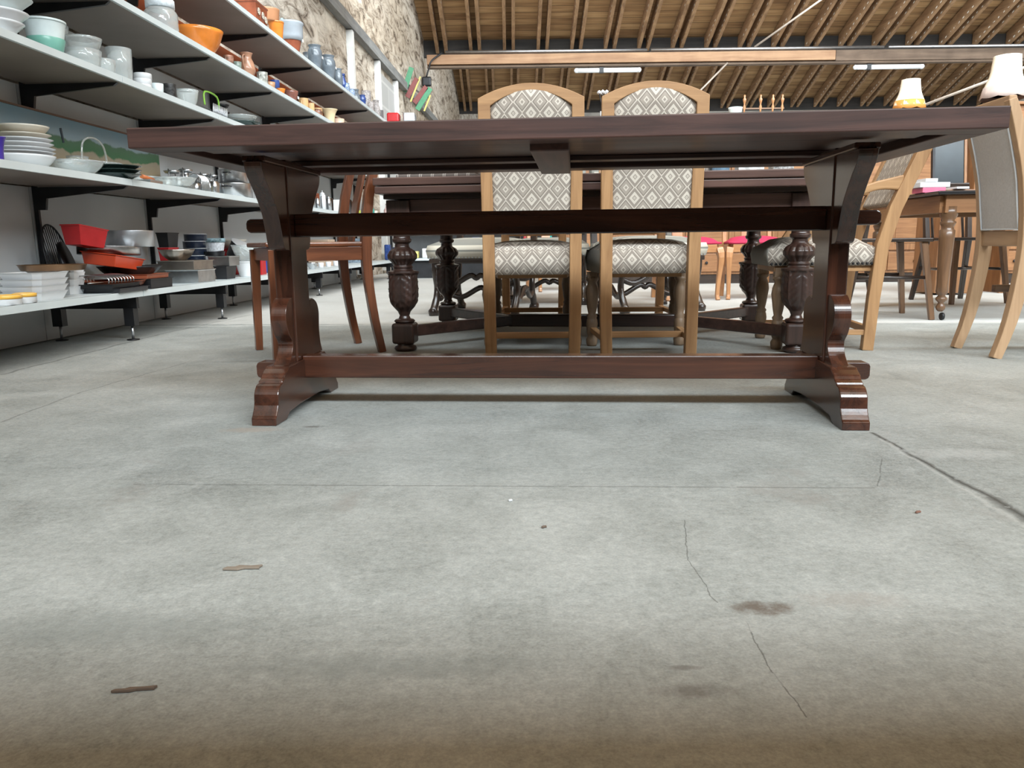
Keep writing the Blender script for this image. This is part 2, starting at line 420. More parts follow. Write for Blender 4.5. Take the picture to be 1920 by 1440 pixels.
struct(MB().span((15.5, -8, 0), (15.8, 33, 8.2)).build('wall_right', plain('side_plaster', (.38, .35, .31), .9, var=.2, scale=2)))
struct(MB().span((-4, -8.3, 0), (18, -8, 8.2)).build('wall_front', plain('front_plaster', (.42, .40, .36), .9, var=.2, scale=2)))

# ---- saw-tooth roof
plank = wood('roof_plank', (.12, .062, .028), (.26, .145, .068), 'X', .8, 0, .25)
def plank_mat():
    mt, nt, b = _new('sarking_planks')
    tc = nt.nodes.new('ShaderNodeTexCoord'); sp = nt.nodes.new('ShaderNodeSeparateXYZ'); nt.links.new(tc.outputs['Object'], sp.inputs[0])
    row = math_n(nt, 'MULTIPLY', sp.outputs[1], 1/.19); fr = math_n(nt, 'FRACT', row); idx = math_n(nt, 'FLOOR', row)
    joint = math_n(nt, 'LESS_THAN', fr, .05)
    cb = nt.nodes.new('ShaderNodeCombineXYZ'); nt.links.new(math_n(nt, 'MULTIPLY', sp.outputs[0], .45), cb.inputs[0]); nt.links.new(math_n(nt, 'MULTIPLY', idx, 3.7), cb.inputs[1])
    n0 = nt.nodes.new('ShaderNodeTexNoise'); n0.inputs['Scale'].default_value = 1; n0.inputs['Detail'].default_value = 2; nt.links.new(cb.outputs[0], n0.inputs['Vector'])
    mp = nt.nodes.new('ShaderNodeMapping'); mp.inputs['Scale'].default_value = (1.2, 14, 14); nt.links.new(tc.outputs['Object'], mp.inputs[0])
    n1 = nt.nodes.new('ShaderNodeTexNoise'); n1.inputs['Scale'].default_value = 1; n1.inputs['Detail'].default_value = 5; nt.links.new(mp.outputs[0], n1.inputs['Vector'])
    f = math_n(nt, 'ADD', math_n(nt, 'MULTIPLY', n0.outputs[0], .6), math_n(nt, 'MULTIPLY', n1.outputs[0], .4))
    r = _ramp(nt, [(.36, (.20, .105, .045)), (.5, (.36, .21, .095)), (.64, (.52, .33, .16))]); nt.links.new(f, r.inputs[0])
    mx = nt.nodes.new('ShaderNodeMix'); mx.data_type = 'RGBA'; nt.links.new(joint, mx.inputs[0]); nt.links.new(r.outputs[0], mx.inputs[6]); mx.inputs[7].default_value = (.05, .03, .015, 1)
    nt.links.new(mx.outputs[2], b.inputs['Base Color']); b.inputs['Roughness'].default_value = .85
    return mt
PLANK = plank_mat()
RAFT = wood('rafter_timber', (.17, .09, .042), (.38, .23, .12), 'Y', .8, 0, .3)
def nail_dots(mt):
    nt = mt.node_tree; b = nt.nodes['Principled BSDF']; src = b.inputs['Base Color'].links[0].from_socket
    tc = nt.nodes.new('ShaderNodeTexCoord'); sp = nt.nodes.new('ShaderNodeSeparateXYZ'); nt.links.new(tc.outputs['Object'], sp.inputs[0])
    e = math_n(nt, 'ADD', sp.outputs[2], math_n(nt, 'MULTIPLY', sp.outputs[1], SLOPE))
    k = math_n(nt, 'LESS_THAN', math_n(nt, 'ABSOLUTE', math_n(nt, 'ADD', e, .245)), .014)
    f = math_n(nt, 'LESS_THAN', math_n(nt, 'FRACT', math_n(nt, 'MULTIPLY', sp.outputs[1], 6.5)), .38)
    n = nt.nodes.new('ShaderNodeTexNoise'); n.inputs['Scale'].default_value = 5; nt.links.new(tc.outputs['Object'], n.inputs['Vector'])
    k = math_n(nt, 'MULTIPLY', math_n(nt, 'MULTIPLY', k, f), math_n(nt, 'GREATER_THAN', n.outputs[0], .47))
    mx = nt.nodes.new('ShaderNodeMix'); mx.data_type = 'RGBA'; nt.links.new(k, mx.inputs[0]); nt.links.new(src, mx.inputs[6]); mx.inputs[7].default_value = (.75, .70, .62, 1)
    nt.links.new(mx.outputs[2], b.inputs['Base Color'])
nail_dots(RAFT)
DARKB = wood('tarred_beam', (.012, .010, .009), (.035, .03, .026), 'X', .8, 0, .3)
BEAMW = wood('beam_timber', (.25, .13, .07), (.46, .28, .16), 'X', .75, 0, .25)
BEAMD = wood('old_beam_timber', (.07, .045, .03), (.19, .13, .09), 'X', .8, 0, .25)
X0, X1 = -2.6, 15.5
for k, yv in enumerate(VALLEY):
    ya, za = yv-BAY, VZ+BAY*SLOPE
    x0 = max(X0, wallpt(yv)-.3) if False else X0
    root = bpy.data.objects.new('ceiling', None); COL.objects.link(root); struct(root); root.location = (0, yv, VZ)
    poly = [(-BAY, BAY*SLOPE), (.12, 0), (.12, .05), (-BAY, BAY*SLOPE+.05)]
    MB().prism(poly, X0, X1, 'YZ').build('roof_boarding', PLANK, root)
    if k in (3, 4):
        # only the lower end of each slope can be seen from the floor of the hall
        n = 24
        for i in range(n):
            xc = -1.45+.735*i + (.0 if k == 3 else .17)
            if k == 4 and i < 1: xc = -1.28
            for dx in (-.095, .095):
                x = xc+dx
                L = 4.3
                mb = MB(); mb.prism([(-L, L*SLOPE-.29), (.0, -.29), (.0, -.006), (-L, L*SLOPE-.006)], x-.034, x+.034, 'YZ')
                mb.build('rafter', RAFT, root)
        # dark gutter board behind the rafter feet
    struct(MB().span((X0, yv+.03, VZ-.36), (X1, yv+.11, VZ-.01)).build('trim_%d' % (k+1), DARKB))
# beam, conduit and tubes under the first visible valley
bz = 4.37
bm_root = thing('roof_beam', 'long sawn timber roof beam, pale at left and old grey-brown at right', 'beam', (0, 17.6, bz))
MB().span((-1.75, -.09, -.11), (7.05, .09, .09)).build('beam_timber', BEAMW, bm_root, .01)
MB().span((7.055, -.09, -.13), (15.4, .09, .09)).build('beam_timber', BEAMD, bm_root, .01)
MB().span((-1.75, -.075, -.18), (15.4, .075, -.135)).build('lower_batten', BEAMD, bm_root, .01)
cr = thing('conduit_pipe', 'thin galvanised conduit running along the top of the roof beam', 'pipe', (0, 17.58, bz+.15))
mb = MB(); mb.tube([(-1.35, 0, 0), (3.0, 0, 0)], .035); mb.build('pipe', alu(), cr)
MB().tube([(3.08, 0, 0), (8.1, 0, 0)], .035).build('pipe', alu(), cr); MB().tube([(8.2, 0, 0), (15.4, 0, 0)], .035).build('pipe', alu(), cr)
def tube_light(px0, px1, py, lab):
    a = aty(px0, py, 17.6); b = aty(px1, py, 17.6)
    t = thing('fluorescent_tube', lab, 'lamp', ((a.x+b.x)/2, 17.6, min((a.z+b.z)/2, bz-.25))); L = (b.x-a.x)/2
    MB().tube([(-L+.04, 0, 0), (L-.04, 0, 0)], .05, 12).build('diffuser', plain('white_tube_cover', (.80, .82, .84), .3, var=.02), t)
    for s in (-1, 1):
        MB().lathe([(.052, -.03), (.052, .02), (.02, .05)], 12, rot=Matrix.Rotation(s*PI/2, 3, 'Y'), c=(s*(L-.02), 0, 0)).build('end_cap', whitec(), t)
        MB().tube([(s*L*.6, 0, .05), (s*L*.6, 0, bz-.18-t.location.z)], .006, 6).build('hanger', blackm(), t)
    MB().box(-L*.2 if px0 < 1300 else -L*.6, 0, 0, .09, .108, .108).build('clip', blackm(), t)
tube_light(1079, 1200, 126, 'white fluorescent tube light under the beam above the two arched chair backs')
tube_light(1603, 1731, 117, 'white fluorescent tube light under the beam above the orange-fringed lampshade')
# tie rods
def rod(p, q, lab):
    tag(MB().tube([p, q], .02, 6).build('tie_rod', plain('pale_rod', (.45, .38, .32), .6), None), lab, 'rod')
rod(aty(1415, 88, 16.6), aty(1560, -15, 15.6), 'thin diagonal tie rod high up crossing the rafters')
rod(aty(1300, 183, 17.3), aty(1364, 118, 17.52), 'short pale diagonal rod dropping from the beam towards the right arched chair back')
rod(aty(1730, 198, 12.2), aty(1935, 121, 11.2), 'pale diagonal rod behind the two lampshades')
# details of the stone wall
for i, (px, ptop) in enumerate(((655, 20), (706, 72), (740, 118))):
    k = (px-960)/F_PX
    Y = WA/(k*1.0-SB)
    q = rt-fwd*k; zt = 2.6
    Y = -(WA*q.x+(zt-CAM_H)*q.z)/(SB*q.x+q.y)
    mb = MB(); mb.box(wallpt(Y, .03), Y, 1.65, .10, .12, 3.2)
    struct(mb.build('trim_%d' % (10+i), plain('white_painted_post', (.66, .66, .64), .6, var=.1)))
    if i == 1: Ya = Y
    if i == 2: Yb = Y
mb = MB(); mb.prism([(wallpt(Ya, .0), Ya), (wallpt(Ya, .02), Ya), (wallpt(Yb, .02), Yb), (wallpt(Yb, .0), Yb)], .1, 3.15, 'XY')
def block_mat():
    mt, nt, b = _new('grey_block_infill')
    tc = nt.nodes.new('ShaderNodeTexCoord'); mp = nt.nodes.new('ShaderNodeMapping'); mp.inputs['Rotation'].default_value = (PI/2, 0, PI/2)
    sp = nt.nodes.new('ShaderNodeSeparateXYZ'); nt.links.new(tc.outputs['Object'], sp.inputs[0])
    cb = nt.nodes.new('ShaderNodeCombineXYZ'); nt.links.new(sp.outputs[1], cb.inputs[0]); nt.links.new(sp.outputs[2], cb.inputs[1])
    br = nt.nodes.new('ShaderNodeTexBrick'); br.inputs['Scale'].default_value = 1; br.inputs['Brick Width'].default_value = .9; br.inputs['Row Height'].default_value = .38
    br.inputs['Mortar Size'].default_value = .02
    br.inputs['Color1'].default_value = (.30, .295, .28, 1); br.inputs['Color2'].default_value = (.34, .33, .32, 1); br.inputs['Mortar'].default_value = (.40, .39, .37, 1)
    nt.links.new(cb.outputs[0], br.inputs['Vector']); nt.links.new(br.outputs[0], b.inputs['Base Color']); b.inputs['Roughness'].default_value = .9
    return mt
struct(mb.build('trim_13', block_mat()))
mb = MB(); mb.prism([(wallpt(3), 3), (wallpt(3, .10), 3), (wallpt(32, .10), 32), (wallpt(32), 32)], 3.26, 3.40, 'XY')
struct(mb.build('trim_14', wood('grey_rail', (.10, .10, .10), (.24, .24, .23), 'Y', .7, 0, .3)))
# wooden propeller ornament on the wall
c = aty(771, 170, 13.2); c.x = wallpt(c.y, .32)
c = aty(779, 166, 15.0)
pr = thing('wall_ornament', 'green, yellow and red painted wooden slats hanging on the stone wall beside the black plug', 'ornament', c, 0); pr.scale = (.62, .62, .62)
GREEN = plain('green_paint', (.05, .20, .10), .5); YEL = plain('yellow_paint', (.45, .38, .11), .5); RED = plain('dark_red_paint', (.16, .035, .03), .5)
for (dx, dz, ln, an, mt) in ((-.22, .26, .72, 20, GREEN), (-.10, .02, .62, 30, RED), (.0, -.02, .78, 24, YEL), (.14, -.18, .6, 40, RED), (.24, -.30, .74, 34, GREEN), (.34, -.42, .5, 24, YEL)):
    r = Matrix.Rotation(math.radians(an), 3, 'Y')
    MB().box(dx, 0, dz, .15 if mt is not YEL else .05, .03, ln, r).build('slat', mt, pr, .004)
MB().box(.02, .03, -.05, .7, .02, .05, Matrix.Rotation(math.radians(35), 3, 'Y')).build('crossbar', darkw('X'), pr)
c2 = aty(800, 153, 17.4)
pl = thing('hanging_plug', 'black electrical plug hanging on its cable from the left end of the roof beam', 'plug', c2, 0)
MB().box(0, 0, 0, .2, .08, .2).build('plug_body', blackm(), pl, .03)
MB().tube(smooth_curve([(0, 0, .1), (.05, 0, .25), (.12, 0, .42), (.34, .10, .60)], 5), .018, 6).build('cable', blackm(), pl)
MB().tube(smooth_curve([(0, 0, -.1), (.02, 0, -.35), (-.08, 0, -.6)], 5), .012, 6).build('cable', blackm(), pl)

# ================================================================== TRESTLE TABLE
TYAW = -.084
T = Vector((.118, 2.145, 0))
tt = thing('trestle_table', 'long dark walnut-stained trestle refectory table standing in the foreground', 'table', T, TYAW)
HL, HW = .966, .39
TZ = .730
# top: boards with a deep rim and sunk underside
MB().span((-HL+.0845, -HW+.0845, TZ-.022), (HL-.0845, HW-.0845, TZ)).build('tabletop', walmatt('X'), tt)
for sy in (-1, 1):
    MB().span((-HL, sy*HW, TZ-.046), (HL, sy*(HW-.085), TZ)).build('rim_board', walmatt('X'), tt, .003)
for sx in (-1, 1):
    MB().span((sx*HL, -HW+.0855, TZ-.046), (sx*(HL-.085), HW-.0855, TZ)).build('rim_board', walmatt('Y'), tt, .003)
MB().span((-.045, -HW+.087, TZ-.062), (.045, HW-.087, TZ-.023)).build('cross_batten', walmatt('Y'), tt, .003)
for sy in (-1, 1):
    MB().span((-HL+.1, sy*.20-.03, TZ-.036), (HL-.1, sy*.20+.03, TZ-.023)).build('long_batten', walmatt('X'), tt, .002)
PX = .7435
def mirror(p): return p + [(-a, b) for a, b in p[::-1]]
for sx in (-1, 1):
    x = sx*PX
    # foot with stepped moulding and arched underside
    half = [(.267, .0), (.265, .020)] + smooth_curve([(.258, .026), (.243, .050), (.238, .078), (.222, .098), (.204, .103)], 4) + smooth_curve([(.203, .108), (.190, .112), (.178, .124), (.158, .133)], 4) + [(.150, .1385), (.06, .14)]
    half = [(a, b) for a, b in half]
    top = [(-a, b) for a, b in half]  # front side is -Y
    poly = [(-.265, 0)] + top[1:] + half[::-1][:-1] + [(.265, 0), (.19, 0)] + [(.165, .016), (.08, .022), (-.08, .022), (-.165, .016)] + [(-.19, 0)]
    # remove near-duplicates
    cl = []
    for p in poly:
        if not cl or (abs(cl[-1][0]-p[0])+abs(cl[-1][1]-p[1])) > .001: cl.append(p)
    MB().prism(cl, x-.033, x+.033, 'YZ').build('foot', walnut('Y'), tt, .004)
    # post, widening at its base
    poly = [(-.062, .138), (-.062, .5), (-.062, .688), (.062, .688), (.062, .40)] + [(p[0], p[1]) for p in smooth_curve([(.062, .30), (.075, .24), (.10, .18), (.128, .138)], 4)]
    MB().prism([(-.062, .138), (-.062, .688), (.062, .688), (.062, .30), (.068, .26), (.082, .21), (.108, .165), (.13, .138)], x-.026, x+.026, 'YZ').build('post', walnut('Z'), tt, .004)
    # bearer under the top
    MB().span((x-.03, -.215, .668), (x+.03, .215, .683)).build('bearer', walnut('Y'), tt, .003)
    # scrolled brackets, front and back, upper and lower
    for sy in (-1, 1):
        up_out = smooth_curve([(.225, .668), (.215, .64), (.175, .60), (.135, .55), (.115, .50), (.100, .455), (.064, .447)], 6)
        poly = [(sy*.0625, .668), (sy*.0625, .447)] + [(sy*p[0], p[1]) for p in up_out[::-1]]
        MB().prism(poly, x-.0225, x+.0225, 'YZ').build('upper_bracket', walnut('Z'), tt, .004, seg=3)
        if sy < 0:
            lo = smooth_curve([(.064, .318), (.085, .316), (.112, .295), (.122, .26), (.105, .22), (.082, .195), (.092, .165), (.125, .1385)], 6)
        else:
            lo = smooth_curve([(.076, .30), (.10, .305), (.135, .29), (.150, .26), (.145, .21), (.150, .17), (.165, .1385)], 6)
        inner = [(.0625, .1385), (.0625, .30)] if sy < 0 else [(.132, .1385), (.084, .208), (.068, .26)]
        poly = [(sy*a, b) for a, b in inner] + [(sy*p[0], p[1]) for p in lo]
        MB().prism(poly, x-.0215, x+.0215, 'YZ').build('lower_bracket', walnut('Z'), tt, .004, seg=3)
    # through tenons
    for z0, z1 in ((.496, .534), (.083, .131)):
        z0 += .0; mb = MB(); e = x+sx*.115; a0 = x+sx*.0265
        r = .012
        poly = [(a0, z0), (e-sx*r, z0), (e-sx*r*.3, z0+r*.3), (e, z0+r), (e, z1-r), (e-sx*r*.3, z1-r*.3), (e-sx*r, z1), (a0, z1)]
        yy = .0
        MB().prism(poly, yy-.022, yy+.022, 'XZ').build('tenon', walnut('X'), tt, .003)
MB().span((-PX+.0265, -.026, .483), (PX-.0265, .014, .546)).build('upper_stretcher', walnut('X'), tt, .003)
MB().span((-PX+.0265, -.030, .086), (PX-.0265, .022, .150)).build('lower_stretcher', walnut('X'), tt, .003)

# ================================================================== CHAIRS
def cushion(w_front, w_back, d, z0, z1, y0=0, dome=.03, nx=10, ny=8):
    """upholstered seat block, trapezoid in plan, crowned top; back edge at y0, front at y0+d (front = +Y)"""
    mb = MB(); bm = mb.bm; g = []
    for j in range(ny+1):
        v = j/ny; w = w_back+(w_front-w_back)*v; row = []
        for i in range(nx+1):
            u = i/nx; e = (1-abs(2*u-1)**3.2)*(1-abs(2*v-1)**3.2)
            row.append(bm.verts.new(((u-.5)*w, y0+d*v, z1-dome+dome*e**.5)))
        g.append(row)
    for j in range(ny):
        for i in range(nx): bm.faces.new((g[j][i], g[j][i+1], g[j+1][i+1], g[j+1][i])).smooth = True
    edge = [g[0][i] for i in range(nx+1)]+[g[j][nx] for j in range(1, ny+1)]+[g[ny][i] for i in range(nx-1, -1, -1)]+[g[j][0] for j in range(ny-1, 0, -1)]
    cx = Vector((0, y0+d/2, 0))
    prev = edge
    for zz, k in (((z0*.4+(z1-dome)*.6), 1.035), (z0, 1.0)):
        cur = [bm.verts.new((e.co.x*k, cx.y+(e.co.y-cx.y)*k, zz)) for e in edge]
        n = len(edge)
        for i in range(n): bm.faces.new((prev[i], cur[i], cur[(i+1) % n], prev[(i+1) % n])).smooth = True
        prev = cur
    bm.faces.new(prev)
    return mb
SIDEG = lambda: plain('plain_grey_upholstery', (.34, .32, .28), .9, var=.08, scale=150)
def grey_side(o, axis):
    for p in o.data.polygons:
        n = p.normal
        if (axis == 0 and abs(n.x) > .75) or (axis == 1 and n.y > .75): p.material_index = 1
    return o
def nails(pts, r=.0045):
    mb = MB()
    for p in pts:
        mb.lathe([(r, -r*.2), (r*.8, r*.5), (.0003, r*.8)], 6, c=p, rot=Matrix.Rotation(PI/2, 3, 'X'))
    return mb
TURN = [(.020, 0), (.024, .01), (.026, .03), (.018, .045), (.022, .055), (.026, .10), (.023, .12), (.020, .125), (.024, .135), (.017, .145), (.022, .17), (.031, .235), (.028, .26), (.019, .285), (.028, .295), (.028, .305), (.02, .312)]
def oak_chair():
    """local frame: back at y=0, front +Y"""
    t = thing('oak_dining_chair', '', 'chair')
    xs = .170
    for s in (-1, 1):
        MB().sweep([(s*(xs-.004), -.006, 0), (s*(xs+.0), .006, .2), (s*xs, .0, .46), (s*(xs+.003), -.02, .75), (s*(xs+.006), -.055, .985)],
                   [.045, .046, .046, .044, .044], [.042, .045, .045, .032, .026], Vector((1, 0, 0))).build('back_post', oak('Z'), t, .003)
    # arched top rail
    import math as M
    w = xs+.028; A = []
    zb = .985
    outer = [(-w+.0, zb), (-w, zb+.004)] + [(-w+2*w*i/16, zb+.004+.052*(1-(2*i/16-1)**2)) for i in range(1, 16)] + [(w, zb+.004), (w, zb-.0)]
    wi = xs-.018
    inner = [(wi, zb-.022)] + [(wi-2*wi*i/14, zb-.022+.052*(1-(2*i/14-1)**2)) for i in range(1, 14)] + [(-wi, zb-.022)]
    side = [(w, zb-.035), (wi, zb-.035)]
    poly = outer + [(w, zb-.07), (wi, zb-.07)] + inner + [(-wi, zb-.07), (-w, zb-.07)]
    mb = MB(); mb.prism(poly, -.072, -.044, 'XZ'); mb.build('crest_rail', oak('X'), t, .002)
    # upholstered back panel, domed at top
    n = 14; wi = xs-.016; pan = [(-wi, .50), (wi, .50), (wi, .965)] + [(wi-2*wi*i/n, .965+.052*(1-(2*i/n-1)**2)) for i in range(1, n)] + [(-wi, .965)]
    mb = MB()
    bm = mb.bm; fr = []; bk = []
    def yof(z): return -.0-.055*max(0, (z-.46)/.525)**1.3
    rows = [.52+.47*i/9 for i in range(10)]
    grid = []
    for side_y in (-.006, .030):
        gg = []
        for r_ in range(10):
            z = rows[r_]; row = []
            for i in range(n+1):
                u = -1+2*i/n; zz = z
                top = .965+.052*(1-u*u)
                zz = .52+(top-.52)*(r_/9)
                bulge = .008*(1-u**4)*(-1 if side_y < 0 else 1)
                row.append(bm.verts.new((u*wi, yof(zz)+side_y+bulge+.0, zz)))
            gg.append(row)
        grid.append(gg)
    for gg, flip in ((grid[0], 1), (grid[1], 0)):
        for r_ in range(9):
            for i in range(n):
                q = (gg[r_][i], gg[r_][i+1], gg[r_+1][i+1], gg[r_+1][i])
                bm.faces.new(q).smooth = True
    ring = lambda gg: [gg[0][i] for i in range(n+1)]+[gg[r_][n] for r_ in range(1, 10)]+[gg[9][i] for i in range(n-1, -1, -1)]+[gg[r_][0] for r_ in range(8, 0, -1)]
    a, b = ring(grid[0]), ring(grid[1])
    for i in range(len(a)): bm.faces.new((a[i], a[(i+1) % len(a)], b[(i+1) % len(a)], b[i]))
    mb.build('back_cushion', fabric_diamond(), t, uvbox=True)
    MB().span((-xs+.02, -.012, .50), (xs-.02, .018, .519)).build('back_rail', oak('X'), t, .002)
    grey_side(cushion(.435, .36, .40, .335, .472, .024, .045).build('seat_cushion', [fabric_diamond(), SIDEG()], t, uvbox=True), 0)
    MB().prism([(-.14, .07), (.14, .07), (.17, .36), (-.17, .36)], .319, .334, 'XY').build('seat_frame', oak('X'), t, .002)
    for s in (-1, 1):
        mb = MB(); mb.lathe(TURN, 16, c=(s*.195, .385, 0)); mb.box(s*.195, .385, .317, .044, .044, .028)
        mb.build('front_leg', brownoak(), t)
        MB().sweep([(s*.170, .022, .075), (s*.19, .365, .075)], .022, .026, Vector((0, 0, 1))).build('side_stretcher', oak('Y'), t, .002)
    MB().span((-.175, .17, .062), (.175, .192, .088)).build('cross_stretcher', oak('X'), t, .002)
    ps = [(-.212+.424*i/36, .427, .352) for i in range(37)]
    nails(ps).build('nail_trim', blackm(), t)
    return t
def brownoak(): return wood('grey_oak', (.13, .08, .045), (.25, .165, .10), 'Z', .5, .05)
oc = oak_chair()
P1 = Vector((.085, 3.06, 0)); P2 = Vector((.545, 3.045, 0))
oc.location = P1; oc.rotation_euler = (0, 0, -.03)
oc['label'] = 'left of the two light oak arched-back diamond fabric chairs behind the trestle table'
oc['group'] = 'oak chairs with diamond fabric'
dup(oc, P2, -.03, 'right of the two light oak arched-back diamond fabric chairs behind the trestle table')
dup(oc, (.14, 4.66, 0), PI-.06, 'oak chair across the carved table, facing the left arched-back chair')
dup(oc, (.72, 4.62, 0), PI-.06, 'oak chair across the carved table, facing the right arched-back chair')

# armchair at the right end of the carved table; local front = +Y again
def armchair():
    t = thing('oak_armchair', 'light oak armchair with diamond fabric and raked back, right of the trestle table leg', 'chair')
    xs = .20
    for s in (-1, 1):
        MB().sweep([(s*xs, .03, 0), (s*xs, .018, .22), (s*xs, .0, .43), (s*xs, -.04, .58), (s*xs, -.130, .80), (s*xs, -.185, .93)], [.042]*6, [.044, .046, .05, .05, .048, .044], Vector((1, 0, 0))).build('back_post', oak('Z'), t, .003)
        MB().lathe(TURN, 16, c=(s*(xs-.005), .395, 0)).box(s*(xs-.005), .395, .325, .046, .046, .04).build('front_leg', brownoak(), t)
        MB().sweep([(s*xs, .02, .075), (s*(xs-.005), .38, .075)], .022, .026, Vector((0, 0, 1))).build('side_stretcher', oak('Y'), t, .002)
        # arm: rises towards the back, on an upright at the front
        MB().sweep(smooth_curve([(s*xs, -.065, .68), (s*(xs-.003), .03, .672), (s*(xs-.005), .13, .640), (s*(xs-.005), .23, .619), (s*(xs-.005), .275, .622)], 4),
                   [.034]*17, [.062, .058, .048, .04, .036, .034, .033, .032, .032, .032, .032, .032, .033, .034, .036, .036, .034], Vector((1, 0, 0))).build('arm', oak('Y'), t, .006)
        MB().sweep([(s*(xs-.005), .31, .45), (s*(xs-.005), .255, .54), (s*(xs-.005), .262, .605)], .03, .034, Vector((1, 0, 0))).build('arm_support', oak('Z'), t, .004)
    MB().span((-xs+.02, -.006, .062), (xs-.02, .018, .092)).build('rear_stretcher', oak('X'), t, .002)
    MB().sweep([(-xs+.02, -.045, .555), (xs-.02, -.045, .555)], .05, .03, Vector((0, 0, 1))).build('back_rail', oak('X'), t, .002)
    R = Matrix.Rotation(math.radians(24), 3, 'X')
    mb = MB(); mb.box(0, -.105, .745, 2*xs-.042, .035, .33, R); mb.build('back_cushion', fabric_diamond(), t, .008, uvbox=True)
    MB().box(0, -.180, .925, 2*xs-.02, .03, .06, R).build('crest_rail', oak('X'), t, .003)
    grey_side(cushion(.43, .405, .425, .352, .475, .02, .05).build('seat_cushion', [fabric_diamond(), SIDEG()], t, uvbox=True), 1)
    MB().prism([(-.19, .03), (.19, .03), (.205, .42), (-.205, .42)], .328, .351, 'XY').build('seat_frame', oak('X'), t, .002)
    ps = [(s*(.207+.011*j/22), .035+.4*j/22, .36) for s in (-1, 1) for j in range(23)]
    for sd in (-1, 1):
     mb = MB()
     for p in [q for q in ps if q[0]*sd > 0]: mb.lathe([(.006, -.001), (.005, .003), (.0003, .005)], 6, c=p, rot=Matrix.Rotation(PI/2*(1 if p[0] > 0 else -1), 3, 'Y'))
     mb.build('nail_trim', blackm(), t)
    return t
ac = armchair()
# chair faces -X: local +Y -> world (-.99,.07)
ac.location = (1.550, 3.395, 0); ac.rotation_euler = (0, 0, math.atan2(.14, -.99)-PI/2)

# mahogany chair, facing left
def mahogany_chair():
    t = thing('mahogany_chair', 'reddish mahogany side chair with a solid wooden seat behind the left trestle leg', 'chair')
    xs = .175
    for s in (-1, 1):
        MB().sweep(smooth_curve([(s*xs, -.052, 0), (s*xs, -.024, .14), (s*xs, -.002, .32), (s*xs, .0, .46), (s*xs, -.02, .66), (s*xs, -.075, .86)], 3), .034, [.03, .032, .033, .034, .035, .036, .038, .04, .042, .044, .044, .042, .04, .037, .034, .032], Vector((1, 0, 0))).build('back_post', mahog('Z'), t, .003)
        MB().sweep([(s*(xs+.02), .40, 0), (s*(xs+.02), .395, .25), (s*(xs+.02), .39, .445)], .034, [.03, .036, .04], Vector((1, 0, 0))).build('front_leg', mahog('Z'), t, .003)
        MB().sweep([(s*xs, .02, .425), (s*(xs+.02), .375, .425)], .055, .02, Vector((0, 0, 1))).build('side_apron', mahog('Y'), t, .002)
    MB().span((-xs, .378, .40), (xs, .398, .452)).build('front_apron', mahog('X'), t, .002)
    MB().prism([(-xs-.012, .0), (-xs-.012, .02), (-xs-.04, .42), (xs+.04, .42), (xs+.012, .02), (xs+.012, 0)], .4535, .474, 'XY').build('seat', mahog('Y'), t, .007, seg=3)
    MB().sweep([(0, .01, .474), (0, -.02, .64), (0, -.072, .84)], [.07, .085, .07], .012, Vector((1, 0, 0))).build('splat', mahog('Z'), t, .002)
    MB().span((-xs-.012, -.088, .83), (xs+.012, -.062, .89)).build('crest_rail', mahog('X'), t, .006)
    return t
mc = mahogany_chair()
mc.location = (-.692, 3.45, 0); mc.rotation_euler = (0, 0, math.atan2(-.47, -.88)-PI/2)

